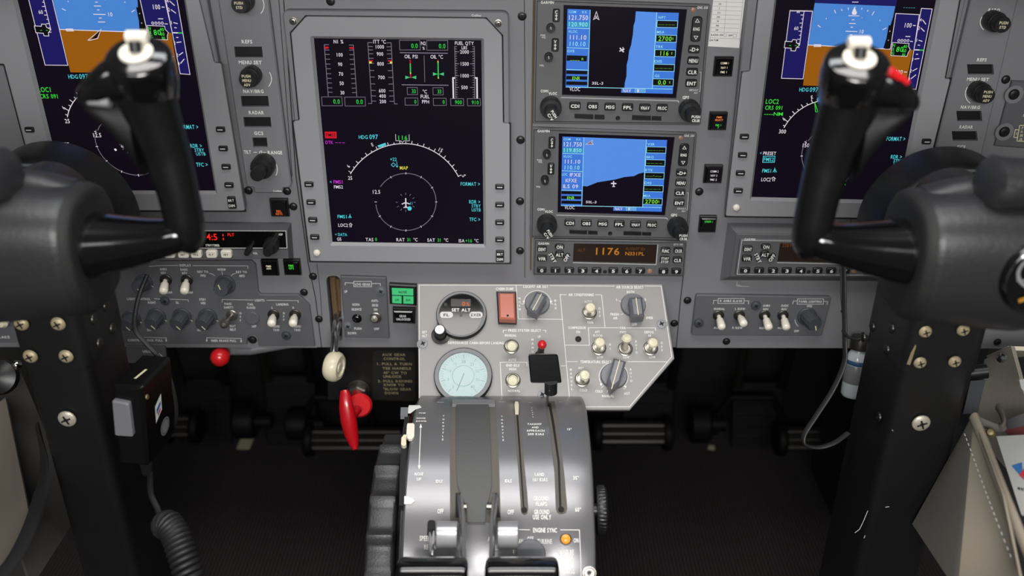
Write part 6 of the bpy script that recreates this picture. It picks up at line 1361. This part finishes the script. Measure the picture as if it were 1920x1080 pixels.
# box with its broad front face turned to the pilots and its side toward the cockpit centre
f0 = onY(209, 722, -0.235); f1 = onY(270, 726, -0.235); wd = (f1 - f0).length; ex = Vector((0.95, -0.10, 0.0)).normalized(); ez = Vector((0.10, 0.04, 1)).normalized(); ey = ez.cross(ex).normalized()
top = f0.copy(); hgt = 0.080; dep = 0.052
def mp(u, v, w): return tuple(top + ex * u + ez * v - ey * w)   # u right, v up, w toward the camera
mb = MB(mp); mb.prism(rounded([(0, -hgt), (wd, -hgt), (wd, 0), (0, 0)], 0.003, 4), -dep, 0, 'mic_black', bev=0.003); finish('case', mb, T)
mb = MB(mp); mb.prism(rounded([(0.0015, -0.047), (wd * .66, -0.047), (wd * .60, -0.014), (0.0015, -0.012)], 0.002, 3), 0, 0.005, 'bezel_dark', bev=0.0012); finish('talk_key', mb, T, label='grey talk key')
mb = MB(mp); mb.prism(rounded([(wd * .3, -hgt + .004), (wd * .9, -hgt + .004), (wd * .75, -hgt - .022), (wd * .45, -hgt - .022)], 0.002, 3), -dep * .6, -dep * .3, 'black_plastic', bev=0.001); finish('cord_boot', mb, T)
# stickers on the side facing the centre
def ms(u, v, w): return tuple(top + ex * (wd + 0.0002 + w) + ez * v - ey * (-u))
mb = MB(ms); mb.flat([(0.018, -0.030), (0.030, -0.024), (0.030, -0.040), (0.018, -0.047)], 0.0004, 'paper'); mb.flat([(0.020, -0.034), (0.028, -0.030), (0.028, -0.034), (0.020, -0.039)], 0.0006, 'label_blue'); mb.flat([(0.022, -0.039), (0.027, -0.036), (0.027, -0.039), (0.022, -0.042)], 0.0007, 'logo_red'); finish('sticker', mb, T)
mb = MB(ms); mb.flat(circ(0.034, -0.060, 0.0085, 24), 0.0004, 'bezel_dark'); mb.line(circ(0.034, -0.060, 0.0068, 24), 0.0006, 0.0006, 'ink', closed=True); finish('round_seal', mb, T)
mb = MB(ms); mb.lathe(Vector(ms(0.006, -0.013, 0)), [(0.0024, 0), (0.0020, 0.001), (0, 0.001)], 'brass_edge', 12, axis=ex); finish('screw', mb, T)
mb = MB(lambda u, v, w: tuple(top + ex * u + ez * w + ey * v)); mb.flat([(wd * .50, 0.012), (wd * .58, 0.012), (wd * .66, 0.028), (wd * .58, 0.028)], 0.0004, 'cream_legend'); finish('paint_mark', mb, T)
# coil cord
T = thing('microphone_cord', 'black coiled cord hanging from the hand microphone', 'cord', (0, 0, 0))
s0 = Vector(mp(wd * .6, -hgt - .02, -dep * .45)); P = [s0, W3(283, 925, .80), W3(296, 955, .79), W3(303, 985, .78), W3(307, 1000, .775)]
def smooth(P, q=6):
    R = []
    for i in range(len(P) - 1):
        a = P[max(i - 1, 0)]; b = P[i]; c = P[i + 1]; d = P[min(i + 2, len(P) - 1)]
        for j in range(q):
            t = j / q; R.append(0.5 * ((2 * b) + (c - a) * t + (2 * a - 5 * b + 4 * c - d) * t * t + (3 * b - a - 3 * c + d) * t ** 3))
    return R + [P[-1]]
mb = MB(); mb.tube(smooth(P), 0.0026, 'rubber_black', 10); finish('straight_lead', mb, T)
path = smooth([W3(308, 985, .775), W3(318, 985, .77), W3(330, 1005, .765), W3(342, 1040, .76), W3(356, 1085, .755), W3(372, 1135, .75), W3(395, 1200, .75)], 30); co_ = []; turns = 24; n = len(path)
for i, p in enumerate(path):
    t = (path[min(i + 1, n - 1)] - path[max(i - 1, 0)]).normalized(); a = Vector((0, 0, 1)); a = (a - t * a.dot(t)).normalized(); b_ = t.cross(a); an = 2 * PI * turns * i / (n - 1) 
    co_.append(p + (a * math.cos(an) + b_ * math.sin(an)) * 0.0098)
mb = MB(); mb.tube(smooth(co_, 2), 0.0024, 'rubber_black', 8); finish('coil', mb, T)
# thin cables
c = [W3(276, 515, .86), W3(262, 550, .86), W3(253, 590, .85), W3(254, 620, .84), W3(275, 645, .84), W3(305, 680, .84), W3(324, 730, .84), W3(330, 780, .85), W3(318, 815, .86), W3(290, 840, .87), W3(262, 850, .87)]
mb = MB(); mb.tube(smooth(c), 0.0021, 'rubber_black', 8); tag(finish('cable', mb, None), 'thin black cable looping behind the microphone', 'cable')
T = thing('cable', 'black cable hanging in a loop beside the right control column', 'cable', (0, 0, 0))
c = [W3(1582, 490, .88), W3(1583, 560, .88), W3(1584, 640, .87), W3(1583, 680, .87), W3(1562, 730, .87), W3(1530, 780, .87), W3(1508, 815, .87), W3(1510, 834, .87), W3(1535, 839, .87), W3(1565, 830, .87), W3(1590, 812, .875)]
mb = MB(); mb.tube(smooth(c), [(0.0030, 0.0016)] * (6 * 10 + 1), 'rubber_black', 10, ref=(0.3, -0.9, 0.2)); finish('flat_lead', mb, T)
mb = MB(); mb.tube(smooth([W3(1577, 480, .885), W3(1578, 560, .885), W3(1585, 622, .875)]), 0.0010, 'rubber_black', 8); finish('thin_lead', mb, T)
mb = MB(); mb.tube([W3(1580, 620, .872), W3(1590, 632, .86), W3(1612, 638, .85)], 0.0014, 'rubber_black', 8); finish('cable_tie', mb, T)
# small bottle behind the right column
T = thing('water_bottle', 'clear small bottle with a blue stripe label behind the right column', 'bottle', (0, 0, 0))
b0 = W3(1597, 742, 1.0); b1 = W3(1612, 652, 0.985); ax = (b1 - b0); L_ = ax.length; mb = MB(); mb.lathe(b0, [(0.010, 0), (0.0120, 0.003), (0.0120, L_ * .78), (0.010, L_ * .88), (0.008, L_ * .94), (0.008, L_)], 'clear_plastic', 28, axis=ax); finish('body', mb, T)
mb = MB(); mb.lathe(b0, [(0.0121, L_ * .30), (0.0124, L_ * .31), (0.0124, L_ * .66), (0.0121, L_ * .67)], 'bottle_grey', 28, axis=ax, caps=False); mb.lathe(b0, [(0.0122, L_ * .68), (0.0125, L_ * .69), (0.0125, L_ * .76), (0.0122, L_ * .77)], 'bottle_blue', 28, axis=ax, caps=False); finish('wrap_label', mb, T)
mb = MB(); mb.lathe(b0 + ax * 0.98, [(0.0105, 0), (0.0105, 0.012), (0.0095, 0.014)], 'dark_steel', 24, axis=ax); finish('cap', mb, T)
c = onY(1570, 800, 0.30); mb = MB(); mb.add([(c.x - .015, .20, 0.0), (c.x + .14, .20, 0.0), (c.x + .14, .34, 0.0), (c.x - .015, .34, 0.0), (c.x + .0, .22, b0.z + .02), (c.x + .14, .20, b0.z + .02), (c.x + .14, .34, b0.z + .02), (c.x + .0, .32, b0.z + .02)], [(3, 2, 1, 0), (4, 5, 6, 7), (0, 1, 5, 4), (1, 2, 6, 5), (2, 3, 7, 6), (3, 0, 4, 7)], 'black_matte'); 
tag(finish('footwell_shelf', mb, None), 'black sloping shelf in the right footwell under the bottle', 'shelf')

# ================================================================== right side: cream corner cover, map pocket and papers
T = thing('side_console', 'cream vinyl covered side console in the lower right corner', 'console', (0, 0, 0))
def quadslab(P, th, m, name, par, lab=None, sub=10, sag=0.0, bev=0.003):
    """P: four corners (tl, tr, br, bl); bilinear sheet with thickness"""
    tl, tr, br, bl = [Vector(p) for p in P]; n = ((tr - tl).cross(bl - tl)).normalized(); vs = []; fs = []; S_ = sub + 1
    for sgn in (0, 1):
        for i in range(S_):
            for j in range(S_):
                a, b = i / sub, j / sub; p = tl.lerp(tr, b).lerp(bl.lerp(br, b), a); bulge = math.sin(PI * a) * math.sin(PI * b) * sag; vs.append(tuple(p + n * (bulge + sgn * th)))
    o_ = S_ * S_
    for i in range(sub):
        for j in range(sub):
            q = i * S_ + j; fs.append((q, q + S_, q + S_ + 1, q + 1)); fs.append((o_ + q, o_ + q + 1, o_ + q + S_ + 1, o_ + q + S_))
    for i in range(sub): 
        q = i * S_; fs.append((q, o_ + q, o_ + q + S_, q + S_)); q += sub; fs.append((q, q + S_, o_ + q + S_, o_ + q)); q = i; fs.append((q, q + 1, o_ + q + 1, o_ + q)); q = sub * S_ + i; fs.append((q, o_ + q, o_ + q + 1, q + 1))
    mb = MB(); mb.add(vs, fs, m); return finish(name, mb, par, label=lab)
# front face facing the aisle, top face
Zt = 0.93
ftl = W3(1846, 668, .90); ftr = W3(1895, 650, .95)
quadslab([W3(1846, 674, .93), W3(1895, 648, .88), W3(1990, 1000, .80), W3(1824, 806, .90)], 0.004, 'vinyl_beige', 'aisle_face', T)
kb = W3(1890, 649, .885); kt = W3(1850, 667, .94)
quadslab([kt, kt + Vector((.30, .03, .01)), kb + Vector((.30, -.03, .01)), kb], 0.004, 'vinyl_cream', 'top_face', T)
c = W3(1878, 671, .87); mb = MB(); mb.lathe(c, [(0.0046, 0), (0.0044, 0.0016), (0.0026, 0.0034), (0, 0.0036)], 'chrome', 20, axis=(-0.6, -0.7, 0.3)); finish('screw', mb, T)
# black lever box in the gap between column and console
T = thing('seat_side_box', 'black box with a dull grey label between column and console', 'box', (0, 0, 0))
quadslab([W3(1800, 700, .89), W3(1853, 692, .89), W3(1784, 853, .87), W3(1740, 853, .87)], 0.012, 'black_plastic', 'body', T); quadslab([W3(1820, 714, .875), W3(1848, 712, .875), W3(1833, 776, .865), W3(1806, 776, .865)], 0.002, 'groove_soft', 'label_plate', T)
mb = MB(); mb.tube([W3(1796, 702, .885), W3(1850, 696, .88)], 0.007, 'black_plastic', 14); finish('rounded_edge', mb, T)
# map pocket
T = thing('map_pocket', 'slack grey beige cloth map pocket with a stitched rim', 'pocket', (0, 0, 0))
quadslab([W3(1826, 783, .80), W3(1880, 930, .70), W3(1920, 1120, .64), W3(1792, 1120, .72)], 0.002, 'pouch_cloth', 'front_cloth', T, sub=16, sag=0.012)
quadslab([W3(1824, 783, .80), W3(1826, 783, .80), W3(1795, 1110, .72), W3(1712, 985, .84)], 0.002, 'fabric_grey', 'side_gusset', T, sub=12, sag=0.008)
quadslab([W3(1786, 856, .86), W3(1808, 820, .80), W3(1730, 990, .83), W3(1716, 985, .85)], 0.002, 'fabric_grey', 'back_gusset', T)
rim = smooth([W3(1826, 782, .80), W3(1845, 830, .775), W3(1868, 890, .74), W3(1892, 950, .71), W3(1925, 1030, .68), W3(1960, 1110, .66)], 6)
mb = MB(); mb.tube(rim, [(0.0055, 0.0035)] * len(rim), 'pouch_cloth', 12, ref=(0, -0.5, 0.8)); finish('rim_hem', mb, T)
mb = MB()
for i in range(2, len(rim) - 1): 
    p = rim[i] + Vector((-0.010, -0.004, -0.008)); 
    mb.tube([p, p + (rim[i + 1] - rim[i]) * 0.45], 0.0004, 'dull_white', 5)
o = finish('stitching', mb, T); o['kind'] = 'stuff'
mb = MB(); mb.tube(smooth([W3(1828, 786, .80), W3(1850, 796, .80), W3(1872, 803, .795), W3(1882, 794, .79), W3(1878, 775, .80), W3(1870, 762, .81)]), [(0.004, 0.0016)] * 31, 'fabric_grey', 10, ref=(0, 0, 1)); finish('snap_strap', mb, T)
mb = MB(); mb.lathe(W3(1857, 812, .785), [(0.004, 0), (0.0036, 0.003), (0.0025, 0.006), (0, 0.0065)], 'brass_edge', 16, axis=(-0.4, -0.6, 0.6)); finish('snap_stud', mb, T)
# papers in the pocket
T = thing('folded_chart', 'white plastic sleeved chart with a red and blue triangle mark, in the pocket', 'chart', (0, 0, 0))
C4 = [W3(1868, 818, .785), W3(1925, 815, .765), W3(1990, 965, .72), W3(1915, 965, .725)]
quadslab(C4, 0.002, 'sleeve_white', 'sleeve', T)
tl, tr, br, bl = C4; nn = ((tr - tl).cross(bl - tl)).normalized()
def cm(u, v, w):
    return tuple(tl.lerp(tr, u).lerp(bl.lerp(br, u), v) - nn * (0.0006 + w) if nn.dot(CAM - tl) < 0 else tl.lerp(tr, u).lerp(bl.lerp(br, u), v) + nn * (0.0026 + w))
mb = MB(cm); mb.flat([(.18, .40), (.52, .36), (.38, .58)], 0, 'label_blue'); mb.flat([(.30, .52), (.58, .42), (.52, .66)], 0.0001, 'logo_red'); finish('triangle_logo', mb, T)
mb = MB(cm); mb.text('essaire', (.38, .72), 0.05, 'ink', 0, width=.5, ang=0.1); mb.text('card', (.55, 1.0), 0.07, 'ink', 0, width=.4); finish('lettering', mb, T)
T = None
mb = MB(); o = quadslab([W3(1884, 806, .800), W3(1935, 796, .79), W3(2000, 900, .76), W3(1925, 885, .77)], 0.002, 'folder_red', 'red_folder', None); tag(o, 'thin dark red folder edge behind the sleeved chart', 'folder')
o = quadslab([W3(1878, 792, .815), W3(1935, 768, .81), W3(2000, 880, .78), W3(1920, 870, .785)], 0.002, 'black_plastic', 'black_folder', None); tag(o, 'black folder at the back of the map pocket', 'folder')
o = quadslab([W3(1911, 712, .76), W3(1960, 705, .74), W3(1965, 730, .73), W3(1915, 728, .75)], 0.003, 'paper', 'note_pad', None); tag(o, 'white pad corner at the right edge on the cream console', 'pad')
# ================================================================== left side: seat belt strap, knob and side pocket
T = thing('side_pocket', 'slack grey cloth side pocket in the lower left corner', 'pocket', (0, 0, 0))
quadslab([W3(-60, 740, .90), W3(40, 700, .98), W3(150, 960, .92), W3(60, 1100, .78)], 0.003, 'cover_dark', 'front_cloth', T, sub=14, sag=0.010)
quadslab([W3(-60, 800, .88), W3(10, 745, .90), W3(60, 990, .80), W3(-40, 1120, .74)], 0.003, 'pocket_dark', 'inner_fold', T, sub=14, sag=0.010)
mb = MB(); P = smooth([W3(-20, 1100, .69), W3(25, 1050, .72), W3(60, 980, .76), W3(78, 920, .80), W3(82, 860, .83), W3(70, 800, .86)]); mb.tube(P, [(0.006, 0.002)] * len(P), 'rubber_black', 10, ref=(0.5, -0.8, 0)); tag(finish('belt_strap', mb, None), 'dark strap curving down over the left side pocket', 'strap')
T = thing('parking_knob', 'black mushroom knob with a chrome ball at the left edge', 'knob', (0, 0, 0))
c = W3(4, 708, .90); mb = MB(); mb.lathe(c, [(0.004, -0.02), (0.006, -0.012), (0.014, -0.006), (0.017, 0.001), (0.016, 0.007), (0.008, 0.011), (0, 0.012)], 'black_plastic', 32, axis=(0.05, -0.7, 0.5)); finish('knob_head', mb, T)
c = W3(32, 684, .87); mb = MB(); mb.lathe(c, [(0, -0.0045), (0.003, -.0035), (0.0044, -.0005), (0.0040, 0.0016), (0.0025, 0.0038), (0, 0.0045)], 'chrome', 24, axis=(0, -0.7, 0.7)); finish('chrome_ball', mb, T)
mb = MB(); c = W3(121, 953, .93); mb.lathe(c, [(0.0035, 0), (0.003, 0.002), (0, 0.0028)], 'chrome', 14, axis=(0.5, -0.7, 0.4)); tag(finish('snap_fastener', mb, None), 'tiny chrome snap on the left side cover beside the column', 'fastener')
